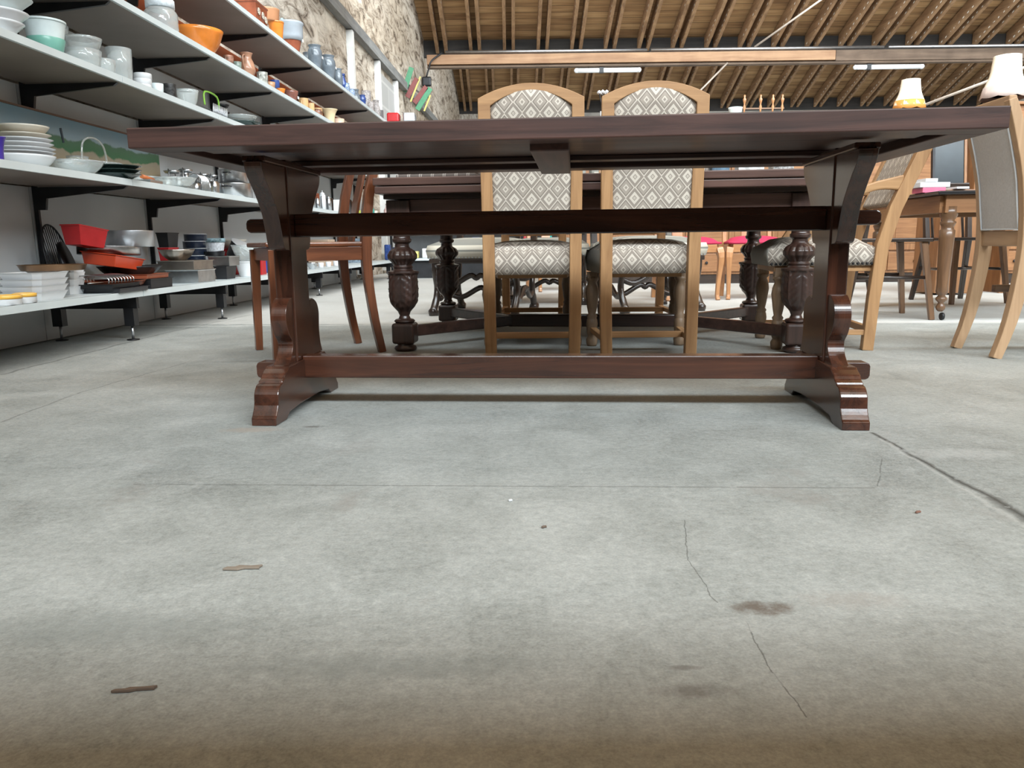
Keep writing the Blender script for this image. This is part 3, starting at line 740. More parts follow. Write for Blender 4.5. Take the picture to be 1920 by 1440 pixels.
# grey-backed beech chair at the right edge, facing right
def grey_chair():
    t = thing('beech_chair', 'pale beech chair with plain grey upholstered back seen from behind at the right edge', 'chair')
    xs = .148
    for s in (-1, 1):
        MB().sweep(smooth_curve([(s*xs, -.10, 0), (s*xs, -.06, .14), (s*xs, -.033, .32), (s*xs, -.028, .47), (s*xs, -.055, .68), (s*xs, -.105, .86), (s*xs, -.138, .955)], 3),
                   .036, [.034, .036, .038, .042, .045, .048, .05, .052, .052, .05, .048, .045, .043, .041, .04, .038, .036, .034, .03], Vector((1, 0, 0))).build('back_post', beech('Z'), t, .003)
        prof = [(.018, 0), (.021, .015), (.023, .05), (.017, .07), (.026, .09), (.026, .10), (.018, .11), (.026, .135), (.030, .16), (.022, .185), (.019, .20), (.028, .215), (.022, .23), (.026, .26), (.028, .38), (.028, .42)]
        MB().lathe(prof, 16, c=(s*(xs+.03), .39, 0)).build('front_leg', brownw('Z'), t)
        MB().sweep([(s*xs, .03, .25), (s*(xs+.03), .37, .25)], .03, .024, Vector((0, 0, 1))).build('side_stretcher', brownw('Y'), t, .002)
    MB().span((-xs+.018, -.045, .425), (xs-.018, -.015, .485)).build('seat_rail', beech('X'), t, .003)
    MB().span((-xs+.01, .36, .26), (xs-.01, .385, .30)).build('front_stretcher', brownw('X'), t, .003)
    # grey panel, following the post curve
    grey = plain('grey_cotton', (.56, .54, .53), .9, var=.06, scale=120, bump=.2)
    def py(z):
        P = [(.485, -.022), (.58, -.036), (.68, -.049), (.80, -.08), (.90, -.11), (1.0, -.145)]
        for (a, b), (c, d) in zip(P, P[1:]):
            if z <= c: return b+(d-b)*(z-a)/(c-a)
        return P[-1][1]
    zs = [.49+.43*i/10 for i in range(11)]
    mb = MB(); bm = mb.bm; L = []
    for z in zs:
        y = py(z)-.026; L.append([bm.verts.new((a*(xs-.02), y+b, z)) for a, b in ((-1, 0), (-.5, -.004), (.5, -.004), (1, 0), (1, .04), (-1, .04))])
    for a, b in zip(L, L[1:]):
        for i in range(6): bm.faces.new((a[i], a[(i+1) % 6], b[(i+1) % 6], b[i])).smooth = False
    bm.faces.new(L[0]); bm.faces.new(L[-1])
    mb.build('back_panel', grey, t, .002)
    pw = xs-.02
    path = [(-pw, py(z)-.029, z) for z in zs[::-1]]+[(pw, py(z)-.029, z) for z in zs]
    MB().tube(path, .0035, 6).build('piping', plain('pale_piping', (.62, .64, .66), .7), t)
    MB().span((-xs-.01, -.148, .922), (xs+.01, -.118, .968)).build('crest_rail', beech('X'), t, .005)
    cushion(.42, .36, .40, .43, .50, .03, .03).build('seat_cushion', grey, t)
    return t
gc = grey_chair()
gc.location = (1.975, 3.075, 0); gc.rotation_euler = (0, 0, math.atan2(-.06, 1)-PI/2)

# ================================================================== CARVED DRAW-LEAF TABLE
BYAW = -.115
bt = thing('carved_table', 'large dark oak draw-leaf table on carved bulbous legs behind the two arched-back chairs', 'table', (.411, 3.747, 0), BYAW)
def flute(r, z, a):
    if .374 < z < .443: return r*(1+.10*abs(math.sin(a*6))-.05)
    if .175 < z < .336:
        k = min(1, (z-.175)/.03); u = ((a*4/PI) % 2)-1          # eight leaves, u = -1..1 across each
        rib = .11*(1-min(1, abs(u)/.16))                          # raised midrib
        vein = .07*max(0, math.sin((z-.9*abs(u)*.045)*210))*(1-abs(u)**4)*(abs(u) > .12)
        return r*(1+k*(rib+vein-.05*abs(u)**6))
    if .336 <= z < .347: return r*(1+.05*abs(math.cos(a*4)))
    return r
BULB = [(.040, 0), (.050, .010), (.046, .02), (.034, .026), (.04, .033)]
BULB2 = [(.04, .124), (.046, .131), (.04, .138), (.026, .142), (.021, .155), (.028, .172), (.048, .195), (.06, .22), (.063, .26), (.061, .31), (.060, .33), (.066, .338), (.066, .345), (.045, .350), (.040, .356), (.044, .365), (.038, .372), (.046, .385), (.060, .40), (.061, .415), (.052, .432), (.036, .443), (.031, .45), (.030, .462), (.04, .470), (.042, .48), (.036, .486), (.034, .52), (.05, .53), (.05, .57)]
LX, LY = .826, .49
def dens(P, n=3):
    out = []
    for (a, b), (c, d) in zip(P, P[1:]):
        for k in range(n): out.append((a+(c-a)*k/n, b+(d-b)*k/n))
    return out+[P[-1]]
for sx in (-1, 1):
    for sy in (-1, 1):
        c = (sx*LX, sy*LY, 0)
        mb = MB(); mb.lathe(BULB, 20, c=c); mb.lathe(dens(BULB2, 5), 120, c=c, flute=flute)
        g = mb.build('leg', carved('Z'), bt)
        MB().box(c[0], c[1], .0785, .098, .098, .090).build('leg_block', carved('Z'), g, .012, seg=3)
        # Y-shaped stretcher arm
        ax, ay = sx*(LX-.42), 0
        dx, dy = c[0]-ax, c[1]-ay; L = math.hypot(dx, dy); k = (L-.05)/L
        MB().sweep([(ax, ay, .085), (ax+dx*k, ay+dy*k, .085)], .05, .04, Vector((0, 0, 1))).build('stretcher_arm', carved('X'), bt, .006)
        MB().box(c[0], c[1], .60, .10, .10, .085).build('leg_top', carved('Z'), g, .004)
MB().span((-LX+.40, -.03, .055), (LX-.40, .03, .115)).build('center_stretcher', carved('X'), bt, .006)
for sy in (-1, 1): MB().span((-LX, sy*(LY+.03), .535), (LX, sy*(LY+.005), .645)).build('apron', toptab('X'), bt, .002)
for sx in (-1, 1): MB().span((sx*(LX+.03), -LY, .535), (sx*(LX+.005), LY, .645)).build('apron', toptab('Y'), bt, .002)
MB().span((-.90, -.62, .664), (.862, .62, .694)).build('draw_leaf', toptab('X'), bt, .004)
MB().span((-.88, -.56, .646), (.85, .56, .663)).build('sub_top', darkw('X'), bt)
MB().span((-.905, -.625, .697), (.868, .625, .728)).build('tabletop', toptab('X'), bt, .004)
def btp(x, y, z=.728):
    c, s = math.cos(BYAW), math.sin(BYAW); return Vector((.411+x*c-y*s, 3.747+x*s+y*c, z))
for x, w, h, nm, lab, mt in ((.50, .07, .035, 'blue_packet', 'blue packet on the right half of the carved table', plain('steel_blue', (.10, .18, .26), .6, var=.6, scale=50)), (.62, .10, .03, 'white_parcel', 'white parcel beside the blue packet on the carved table', plain('white_print', (.72, .72, .72), .6, var=.4, scale=70)), (.745, .08, .034, 'napkin_pack', 'black and white patterned napkins near the right end of the carved table', plain('black_white_print', (.4, .4, .4), .7, var=.9, scale=80))):
    o = tag(MB().box(0, 0, h/2, w, .10, h).build(nm, mt, None, .003), lab, 'packet'); o.location = btp(x, -.45, .7285); o.rotation_euler = (0, 0, BYAW)
PLAID = stripes('brown_checked_cloth', (.13, .11, .10), (.40, .37, .34), .05, 0)
for i, (x, w, lab) in enumerate(((-.66, .34, 'folded brown striped cloth on the left end of the carved table'), (-.36, .16, 'folded pale cloth beside the brown striped cloth on the carved table'), (.30, .30, 'folded grey cloth behind the right arched-back chair'))):
    p = btp(x, -.42)
    tag(MB().span((-w/2, -.12, 0), (w/2, .12, .018)).box(0, .0, .0275, w*.96, .22, .018).build('folded_cloth', PLAID if i != 1 else stripes('pale_cloth', (.5, .48, .46), (.28, .26, .25), .04, 0), None, .006), lab, 'cloth')
    bpy.data.objects[-1] if False else None
    o = [q for q in COL.objects if q.get('label') == lab][0]; o.location = p+Vector((0, 0, .0005)); o.rotation_euler = (0, 0, BYAW)

# ================================================================== SHELVING
LEV = [.250, .787, 1.265, 1.625, 2.035]
DEP = [.474]*5
YS = [1.65+1.107*i for i in range(9)]      # section joints 1.65 .. 10.5
def sp(y, off, z): return Vector((SA+SB*y-off, y, z))
uprights = YS
for li, z in enumerate(LEV):
    for i in range(len(YS)-1):
        y0, y1 = YS[i]+.002, YS[i+1]-.002
        if li == 4 and i < 3: pass
        d = DEP[li]
        root = thing('shelf_board', 'pale grey shelf board, level %s, %s bay' % (['lowest', 'second', 'third', 'fourth', 'top'][li], ['nearest', 'second', 'third', 'fourth', 'fifth', 'sixth', 'seventh', 'eighth'][i]), 'shelf', (0, 0, z), group='%s level shelf boards' % ['lowest', 'second', 'third', 'fourth', 'top'][li])
        a, b = sp(y0, 0, 0), sp(y1, 0, 0); c_, e = sp(y1, d, 0), sp(y0, d, 0)
        MB().prism([(a.x-.001, a.y), (b.x-.001, b.y), (c_.x, c_.y), (e.x, e.y)], -.006, 0, 'XY').build('shelf_surface', shelfm(), root)
        MB().prism([(a.x-.012, a.y), (b.x-.012, b.y), (c_.x, c_.y), (e.x, e.y)], -.028, -.0062, 'XY').build('board', underm(), root)
        MB().prism([(a.x-.011, a.y), (b.x-.011, b.y), (b.x+.004, b.y), (a.x+.004, a.y)], -.030, .0, 'XY').build('front_edge', shelfm(), root)
BR = blackm()
for i, y in enumerate(uprights):
    u = thing('shelf_upright', 'black steel upright with cantilever arms and levelling foot, %s along the shelving' % (['nearest', 'second', 'third', 'fourth', 'fifth', 'sixth', 'seventh', 'eighth', 'last'][i]), 'shelf upright', sp(y, 0, 0), SANG, 'shelving uprights')
    MB().box(-.488, 0, 1.16, .022, .014, 1.98).build('column', BR, u)
    for li, z in enumerate(LEV[1:]):
        d = DEP[li+1]
        MB().prism([(-.477, z-.031), (-.02-.0, z-.031), (-.04, z-.045), (-.43, z-.085), (-.44, z-.14), (-.477, z-.14)], -.008, .008, 'XZ').build('arm', BR, u)
    MB().prism([(-.477, LEV[0]-.031), (-.03, LEV[0]-.031), (-.03, LEV[0]-.09), (-.477, LEV[0]-.09)], -.012, .012, 'XZ').build('base_arm', BR, u)
    for x in (-.07, -.44):
        MB().box(x, 0, .117, .05, .045, .088).build('leg', BR, u)
        f = MB().tube([(x, 0, .074), (x, 0, .006)], .007, 8).build('foot_screw', alu(), u)
        MB().lathe([(.03, 0), (.03, .005), (.01, .008)], 16, c=(x, 0, 0)).build('foot_disc', BR, f)
greyw = plain('grey_back_panel', (.62, .64, .65), .6, var=.06, scale=2)
oranget = plain('terracotta_back_panel', (.42, .10, .035), .55, var=.08, scale=2)
for (z0, z1, ya, yb, mt) in ((.004, LEV[1]-.03, 0, 8, greyw), (LEV[1], LEV[2]-.03, 0, 8, greyw), (LEV[2], LEV[3]-.03, 0, 8, greyw), (LEV[3], LEV[4]-.03, 0, 3, greyw), (LEV[3], LEV[4]-.03, 3, 8, oranget)):
    for i in range(ya, yb):
        y0, y1 = YS[i]+.003, YS[i+1]-.003
        a, b = sp(y0, .505, 0), sp(y1, .505, 0)
        o = MB().prism([(a.x, a.y), (b.x, b.y), (b.x-.01, b.y), (a.x-.01, a.y)], z0, z1, 'XY').build('back_panel', mt, None)
        nm = 'terracotta red' if mt is oranget else 'grey'
        lv = {.004: 'lowest', LEV[1]: 'second', LEV[2]: 'third', LEV[3]: 'fourth'}[z0]
        tag(o, '%s back panel behind the %s shelf, %s bay' % (nm, lv, ['nearest', 'second', 'third', 'fourth', 'fifth', 'sixth', 'seventh', 'eighth'][i]), 'panel', 'shelving back panels, %s level' % lv)
# landscape painting leaning at the back of the second shelf
def paint_mat():
    mt, nt, b = _new('landscape_canvas')
    tc = nt.nodes.new('ShaderNodeTexCoord'); s_ = nt.nodes.new('ShaderNodeSeparateXYZ'); nt.links.new(tc.outputs['Object'], s_.inputs[0])
    n = nt.nodes.new('ShaderNodeTexNoise'); n.inputs['Scale'].default_value = 7; n.inputs['Detail'].default_value = 6; nt.links.new(tc.outputs['Object'], n.inputs['Vector'])
    slope = math_n(nt, 'MULTIPLY', s_.outputs[1], -.012)
    h = math_n(nt, 'ADD', math_n(nt, 'ADD', s_.outputs[2], slope), math_n(nt, 'MULTIPLY', math_n(nt, 'SUBTRACT', n.outputs[0], .5), .10))
    r = _ramp(nt, [(0, (.50, .36, .06)), (.10, (.42, .33, .08)), (.115, (.34, .27, .17)), (.19, (.36, .31, .23)), (.20, (.06, .17, .08)), (.265, (.10, .20, .12)), (.275, (.33, .43, .48)), (.36, (.23, .38, .48)), (.5, (.16, .31, .43)), (.8, (.24, .38, .46))])
    r.color_ramp.interpolation = 'LINEAR'
    nt.links.new(math_n(nt, 'MULTIPLY', h, 1.10), r.inputs[0]); nt.links.new(r.outputs[0], b.inputs['Base Color']); b.inputs['Roughness'].default_value = .6
    return mt
pa, pb = 2.2, on_shelf(300, .95, .43).y
ptg = thing('landscape_painting', 'oil landscape of green hills and yellow field at the back of the second shelf', 'painting', sp(pb, .43, LEV[1]+.001), SANG)
MB().span((-.02, pa-pb, 0), (0, 0, .322)).build('canvas', paint_mat(), ptg)
MB().span((-.024, pa-pb, .3225), (.004, 0, .332)).build('frame_top', wood('thin_frame', (.10, .05, .03), (.2, .1, .06), 'Y'), ptg)
MB().sweep([(.002, on_shelf(118, 1, .43).y-pb, .20), (.002, on_shelf(115, 1, .43).y-pb, .27)], .014, .003, Vector((0, 1, 0))).build('painted_tower', plain('dark_paint', (.05, .07, .09), .6), ptg)

# ---- ware builders: origin at base centre, w = overall width, h = height
def r_pot(w, h, kind):
    R = w/2; t = max(.003, R*.06)
    P = {'bowl': [(.45, 0), (.5, .04), (.80, .45), (1, 1)],
         'cup': [(.8, 0), (.86, .1), (.93, .5), (1, 1)],
         'cyl': [(.97, 0), (1, .03), (1, .97), (1, 1)],
         'pan': [(.86, 0), (.90, .08), (.97, .9), (1.0, 1)],
         'plate': [(.55, 0), (.6, .12), (.72, .45), (1, 1)],
         'jar': [(.66, 0), (.74, .06), (.97, .45), (1, .62), (.92, .80), (.78, .87), (.80, .93), (.90, 1)],
         'jug': [(.55, 0), (.62, .04), (.95, .28), (1, .42), (.80, .66), (.60, .80), (.66, .92), (.78, 1)],
         'vase': [(.6, 0), (.8, .15), (1, .45), (.7, .75), (.55, .85), (.7, 1)],
         'flare': [(.5, 0), (.55, .05), (.62, .5), (.78, .8), (1, 1)],
         'pudding': [(.62, 0), (.66, .05), (.85, .6), (.96, .92), (1.0, .94), (1.0, 1)]}[kind]
    out = [(r*R, z*h) for r, z in P]
    if len(out) > 4 or kind in ('bowl', 'plate'):
        q = smooth_curve([(a, b) for a, b in out], 3); out = [(p[0], p[1]) for p in q]
    inn = [(max(r-t, .001), max(z, t)) for r, z in out[::-1]]
    inn.append((.001, t))
    return [(.001, 0)]+out+inn
def pot(kind, w, h, mt, parent, name='body', seg=28, fl_=None): return MB().lathe(r_pot(w, h, kind), seg, flute=fl_).build(name, mt, parent)
def scal(n, k): return lambda r, z, a: r*(1+k*abs(math.cos(a*n/2)))
SH = []
def item(name, kind, li, px, off, w, h, mt, label, cat, on=None, group=None, rz=0, tilt=(0, 0), dz=0, ell=1.0, extra=None, lift=0):
    """w,h given in photo pixels -> metres at the thing's own distance; on = previous item to stand on"""
    z = LEV[li] if on is None else on['top']
    if isinstance(off, (int, float)): P = on_shelf(px, z, off)
    D = depth(P); W_, H_ = w*D/F_PX, h*D/F_PX
    W_ *= .96
    P.z = z+dz+.0006
    t = thing(name, label, cat, P, SANG+rz, group); t.rotation_euler = (tilt[0], tilt[1], SANG+rz)
    BUILD[kind](t, W_, H_, mt)
    if ell != 1.0: t.scale = (ell, 1, 1)
    return dict(top=P.z+H_, o=t, W=W_, H=H_, P=P)
def b_simple(k, name='body', f=None):
    def g(t, w, h, mt): pot(k, w, h, mt, t, name, 28 if not f else 48, f)
    return g
def b_jug(t, w, h, mt):
    pot('jug', w*.86, h, mt, t); r = w*.43
    MB().tube(smooth_curve([(0, -r*.62, h*.90), (0, -r*1.25, h*.82), (0, -r*1.28, h*.55), (0, -r*.94, h*.36)], 5), w*.045, 8).build('handle', mt, t)
def b_mug(t, w, h, mt):
    pot('cyl', w*.8, h, mt, t); r = w*.4
    MB().tube(smooth_curve([(0, -r*.95, h*.82), (0, -r*1.4, h*.75), (0, -r*1.4, h*.35), (0, -r*.95, h*.25)], 5), w*.05, 8).build('handle', mt, t)
def b_jarlug(t, w, h, mt):
    pot('jar', w*.94, h, mt, t); r = w*.47
    for s in (-1, 1):
        MB().tube(smooth_curve([(0, s*r*.80, h*.84), (0, s*r*1.08, h*.80), (0, s*r*1.05, h*.66), (0, s*r*.97, h*.60)], 4), w*.04, 8).build('handle', mt, t)
    MB().lathe([(r*.985, h*.50), (r*.99, h*.56)], 28).build('band', bluec(), t)
def b_rect(taper=.85, wall=.004, dratio=.62):
    def g(t, w, h, mt):
        d = w*dratio; mb = MB(); bm = mb.bm
        def ring(k, z, ins=0): return [bm.verts.new((sx*(d/2*k-ins), sy*(w/2*k-ins), z)) for sx, sy in ((-1, -1), (1, -1), (1, 1), (-1, 1))]
        R = [ring(taper, 0), ring(.95, h*.93), ring(1, h*.93), ring(1, h), ring(.95, h, wall), ring(taper, wall, wall)]
        for a, b in zip(R, R[1:]):
            for i in range(4): bm.faces.new((a[i], a[(i+1) % 4], b[(i+1) % 4], b[i]))
        bm.faces.new(R[0][::-1]); bm.faces.new(R[-1])
        mb.build('tray', mt, t, .004)
    return g
def b_oct(t, w, h, mt):
    mb = MB(); bm = mb.bm; d = w*.8
    def ring(k, z):
        c = .25; pts = [(-1+c, -1), (1-c, -1), (1, -1+c), (1, 1-c), (1-c, 1), (-1+c, 1), (-1, 1-c), (-1, -1+c)]
        return [bm.verts.new((x*d/2*k, y*w/2*k, z)) for x, y in pts]
    R = [ring(.82, 0), ring(.96, h*.85), ring(1, h), ring(.95, h*.95), ring(.80, .004)]
    for a, b in zip(R, R[1:]):
        for i in range(8): bm.faces.new((a[i], a[(i+1) % 8], b[(i+1) % 8], b[i]))
    bm.faces.new(R[0][::-1]); bm.faces.new(R[-1]); mb.build('dish', mt, t)
def b_box(t, w, h, mt): MB().box(0, 0, h/2, w*.8, w, h).build('carton', mt, t, .002)
def b_pothandles(t, w, h, mt):
    pot('cyl', w*.88, h, mt, t); r = w*.44
    for s in (-1, 1):
        MB().tube(smooth_curve([(-r*.25, s*r*.97, h*.75), (-r*.2, s*r*1.18, h*.75), (r*.2, s*r*1.18, h*.75), (r*.25, s*r*.97, h*.75)], 4), w*.02, 6).build('handle', blackm(), t)
def b_bigbowl(t, w, h, mt):
    pot('bowl', w*.9, h, mt, t, seg=36); r = w*.45
    MB().tube(smooth_curve([(-r*.3, r*.93, h*.86), (-r*.2, r*1.2, h*.95), (r*.2, r*1.2, h*.95), (r*.3, r*.93, h*.86)], 4), w*.035, 8).build('handle', mt, t)
def b_ringrack(t, w, h, mt):
    r = w/2; mb = MB()
    mb.tube([(0, r*math.cos(a), r+r*math.sin(a)) for a in [2*PI*i/32 for i in range(32)]], w*.014, 6, closed=True)
    for i in range(-5, 6):
        x = r*i/6; hh = math.sqrt(max(0, r*r-x*x))
        mb.tube([(0, x, r-hh), (0, x, r+hh)], w*.007, 5)
    mb.build('wire_ring', mt, t)
def b_toast(t, w, h, mt):
    n = 9; mb = MB(); mb.tube([(0, -w/2, .004), (0, w/2, .004)], .003, 5)
    for i in range(n):
        y = -w/2+w*i/(n-1); mb.tube(smooth_curve([(-w*.45, y, .003), (-w*.42, y, h*.7), (0, y, h), (w*.42, y, h*.7), (w*.45, y, .003)], 4), .0028, 5)
    mb.build('wire_frame', mt, t)
def b_stand(t, w, h, mt):
    for s in (-1, 1): MB().tube([(0, s*w*.40, 0), (0, s*w*.40, h)], w*.035, 6).build('upright', mt, t)
    for k in range(4):
        z = h*(.03+.27*k); MB().lathe([(.001, z), (w*.36, z), (w*.46, z+h*.10), (w*.43, z+h*.10), (w*.34, z+h*.02), (.001, z+h*.02)], 20).build('tier', mt, t)
def b_cafe(t, w, h, mt):
    MB().lathe([(.001, 0), (w*.36, 0), (w*.36, h*.78), (w*.30, h*.80), (.001, h*.80)], 20).build('body', mt, t)
    MB().lathe([(w*.30, h*.80), (w*.26, h*.88), (w*.04, h*.92), (w*.05, h), (.001, h)], 20).build('lid', mt, t)
    MB().tube(smooth_curve([(0, -w*.36, h*.72), (0, -w*.56, h*.66), (0, -w*.54, h*.25), (0, -w*.36, h*.15)], 4), w*.045, 6).build('handle', blackm(), t)
def b_jar(t, w, h, mt):
    MB().lathe([(.001, 0), (w*.42, 0), (w*.5, h*.08), (w*.5, h*.62), (w*.42, h*.74), (w*.36, h*.76), (w*.35, h*.73), (w*.46, h*.6), (w*.46, h*.08), (.001, h*.04)], 28).build('jar_body', mt, t)
    MB().lathe([(.001, h*.77), (w*.43, h*.77), (w*.43, h*.98), (w*.40, h), (.001, h)], 28).build('lid', plain('white_lid_blue_print', (.72, .78, .82), .4, var=.2, scale=60), t)
def b_bottle(t, w, h, mt):
    MB().lathe([(.001, 0), (w*.5, 0), (w*.5, h*.6), (w*.2, h*.78), (w*.16, h*.98)], 16).build('bottle_body', mt, t)
    MB().lathe([(w*.2, h*.93), (w*.2, h), (.001, h)], 12).build('cap', creamc(), t)
def b_handlebasket(t, w, h, mt):
    MB().lathe(r_pot(w, h*.42, 'bowl'), 36, flute=scal(16, .05)).build('bowl', mt, t)
    r = w*.47
    MB().tube(smooth_curve([(0, -r, h*.4), (0, -r*.8, h*.85), (0, 0, h), (0, r*.8, h*.85), (0, r, h*.4)], 6), w*.02, 8).build('handle', mt, t)
def b_skillet(t, w, h, mt):
    pot('pan', w*.62, h, mt, t); MB().sweep([(0, w*.29, h*.85), (0, w*.62, h*1.0)], .02, .01, Vector((1, 0, 0))).build('handle', blackm(), t, .003)
def b_tag(base):
    def g(t, w, h, mt):
        BUILD[base](t, w, h, mt); MB().box(w*.5, 0, h*.5, .004, min(.03, w*.25), min(.02, h*.2)).build('price_tag', plain('white_paper', (.8, .8, .78), .7, var=.02), t)
    return g
def b_basketwire(t, w, h, mt):
    mb = MB()
    for i in range(14):
        y = -w/2+w*i/13; mb.tube([(-w*.2, y, .002), (-w*.25, y, h*.55), ], .0025, 5); mb.tube([(w*.2, y, .002), (w*.25, y, h*.55)], .0025, 5); mb.tube([(-w*.2, y, .002), (w*.2, y, .002)], .0025, 5)
    mb.build('wire_basket', mt, t)
    MB().tube(smooth_curve([(0, -w*.5, h*.5), (0, -w*.46, h*.95), (0, w*.40, h*.95), (0, w*.5, h*.5)], 4), .006, 8).build('handle', plain('lime_plastic', (.30, .62, .08), .35), t)
def b_bag(t, w, h, mt):
    MB().box(0, 0, h*.42, w*.6, w, h*.84).build('sack', mt, t, w*.12, seg=3)
BUILD = {k: b_simple(k) for k in ('bowl', 'cup', 'cyl', 'pan', 'plate', 'jar', 'vase', 'flare', 'pudding')}
BUILD.update(jug=b_jug, mug=b_mug, jarlug=b_jarlug, rect=b_rect(), rectw=b_rect(.93, .004, .8), loaf=b_rect(.78, .004, .5), oct=b_oct, box=b_box, pot2=b_pothandles, bigbowl=b_bigbowl,
             ring=b_ringrack, toast=b_toast, stand=b_stand, cafe=b_cafe, jarlid=b_jar, bottle=b_bottle, hbasket=b_handlebasket, skillet=b_skillet,
             cutbowl=b_simple('bowl', 'body', scal(20, .045)), fluted=b_simple('bowl', 'body', scal(18, .07)), cutcup=b_simple('cup', 'body', scal(14, .03)), wire=b_basketwire, bag=b_bag,
             board=lambda t, w, h, mt: MB().lathe([(.001, -.008), (w/2, -.008), (w/2, .008), (.001, .008)], 32, rot=Matrix.Rotation(PI/2, 3, 'Y'), c=(0, 0, w/2)).build('disc', mt, t))
BUILD['ptag'] = b_tag('jarlug'); BUILD['btag'] = b_tag('bowl')
I = item
whitetin = plain('white_enamel', (.70, .71, .72), .2, var=.04)
# ----- lowest shelf
a = I('cooling_rack', 'ring', 0, 128, .40, 128, 128, blackm(), 'round black wire cooling rack leaning against the grey panel', 'cooling rack', tilt=(0, -.18), rz=.25)
a = I('pie_tin', 'board', 0, 148, .36, 96, 96, blackm(), 'round black pizza tin leaning behind the red loaf tin', 'baking tin', tilt=(0, -.25), rz=.35)
a = I('baking_tray', 'rectw', 0, 168, .26, 130, 9, plain('burnt_tin', (.06, .05, .045), .4, .6), 'burnt dark baking tray at the bottom of the tin pile', 'baking tray')
a = I('pie_tin', 'pan', 0, 205, .18, 135, 9, plain('rust_tin', (.33, .10, .05), .4, .2), 'rust-red flan tin low in the pile of baking tins', 'baking tin', on=a, group='piled baking tins')
a = I('fluted_tin', 'fluted', 0, 245, .22, 110, 22, blackm(), 'black fluted cake tin under the orange-red square pan', 'baking tin', on=a)
b = I('roasting_pan', 'rect', 0, 212, .20, 112, 22, plain('orange_red_enamel', (.58, .07, .025), .3), 'orange-red square roasting pan in the middle of the tin pile', 'baking pan', on=a, tilt=(-.1, .12))
c = I('cake_tin', 'cyl', 0, 205, .24, 112, 14, steel(), 'shiny dark springform cake tin under the red loaf tin', 'cake tin', on=b, tilt=(-.06, .0))
d = I('loaf_tin', 'loaf', 0, 160, .22, 84, 36, redc(), 'red loaf tin on top of the tin pile at the left', 'loaf tin', on=c, tilt=(-.12, .0), rz=-.12, dz=.004)
d = I('cake_tin', 'cyl', 0, 242, .26, 92, 30, alu(), 'deep round aluminium cake tin topmost of the pile', 'cake tin', on=c)
a = I('chopping_tray', 'rectw', 0, 213, .09, 112, 8, plain('dark_tray', (.05, .05, .055), .3, .5), 'dark flat tray nearest the shelf edge beside the white dishes', 'tray')
a = I('serving_tray', 'rectw', 0, 200, .10, 105, 8, blackm(), 'black tray with bright rim stacked near the shelf edge', 'tray', on=a)
a = I('wire_trivet', 'toast', 0, 190, .12, 90, 16, steel(), 'bent wire rack lying on the black tray', 'rack', on=a)
a = I('dark_tin', 'rectw', 0, 272, .10, 92, 18, blackm(), 'black rectangular tin with rounded corners at the shelf edge', 'baking tin')
a = I('dark_tin', 'rectw', 0, 265, .11, 90, 8, plain('rust_tin', (.33, .10, .05), .4), 'thin rust-coloured tray on the black rectangular tin', 'baking tin', on=a)
# white octagonal dishes
for k in range(4):
    w = I('octagonal_dish', 'oct', 0, 64, .12, 112, 16, whitetin, 'white octagonal dish, %s of the stack near the left edge' % ['lowest', 'second', 'third', 'topmost'][k], 'dish', on=None if k == 0 else w, group='white octagonal dishes', dz=0 if k == 0 else -.010)
for k in range(4):
    w2 = I('square_dish', 'oct', 0, 132, .20, 50, 15, whitetin, 'small white angular dish, %s of the stack beside the octagonal dishes' % ['lowest', 'second', 'third', 'topmost'][k], 'dish', on=None if k == 0 else w2, group='small white angular dishes', dz=0 if k == 0 else -.006)
a = I('flan_tin', 'pan', 0, 100, .16, 122, 11, plain('brown_tin', (.24, .14, .075), .35, .8), 'wide brown metal flan tin on top of the white octagonal dishes', 'baking tin', on=w)
yel = plain('mustard_glaze', (.75, .42, .07), .25, var=.05)
for px, off, lab in ((14, .05, 'mustard and white round casserole dish nearest the left edge'), (48, .05, 'mustard-rimmed white casserole dish beside the octagonal dishes')):
    q = I('casserole_dish', 'cyl', 0, px, off, 52 if px < 20 else 40, 18, whitetin, lab, 'dish'); H_ = q['H']
    MB().lathe([(q['W']/2*1.03, H_*.62), (q['W']/2*1.04, H_*.98), (q['W']/2*.9, H_*1.02), (q['W']/2*.9, H_*.62)], 28).build('rim_band', yel, q['o'])
# middle of lowest shelf
a = I('steel_tin', 'rectw', 0, 360, .12, 82, 24, steel(), 'square steel tin with brown stains at the shelf edge', 'baking tin')
a = I('steel_tin', 'rectw', 0, 350, .12, 92, 17, tin(), 'dull folded metal tin on the square steel tin', 'baking tin', on=a)
b = I('brioche_tin', 'fluted', 0, 333, .14, 62, 20, tin(), 'fluted brioche mould on top of the metal tins', 'mould', on=a)
a = I('shallow_tin', 'rectw', 0, 330, .30, 90, 32, tin(), 'large grey metal tin under the navy enamel dishes', 'baking tin')
a2 = I('shallow_tin', 'rectw', 0, 378, .30, 82, 32, tin(), 'large grey metal tin behind the steel tins, right-hand one', 'baking tin')
c = I('loaf_tin', 'loaf', 0, 318, .32, 44, 30, redc(), 'small red loaf tin below the black loaf tin at the back', 'loaf tin', on=a)
c = I('loaf_tin', 'loaf', 0, 316, .32, 48, 27, blackm(), 'black loaf tin stacked on the small red loaf tin', 'loaf tin', on=c)
for k in range(4):
    e = I('enamel_dish', 'cyl', 0, 366+(1 if k % 2 else -1), .30, 42, 13, navy(), 'navy enamel ramekin with white rim, %s of the stack at the back' % ['lowest', 'second', 'third', 'topmost'][k], 'dish', on=a if k == 0 else e, group='navy enamel ramekins', tilt=(0, 0) if k != 1 else (.0, .0))
    MB().lathe([(e['W']/2*1.0, e['H']*.92), (e['W']/2*1.05, e['H']*.96), (e['W']/2*1.0, e['H']*1.0)], 24).build('rim', whitetin, e['o'])
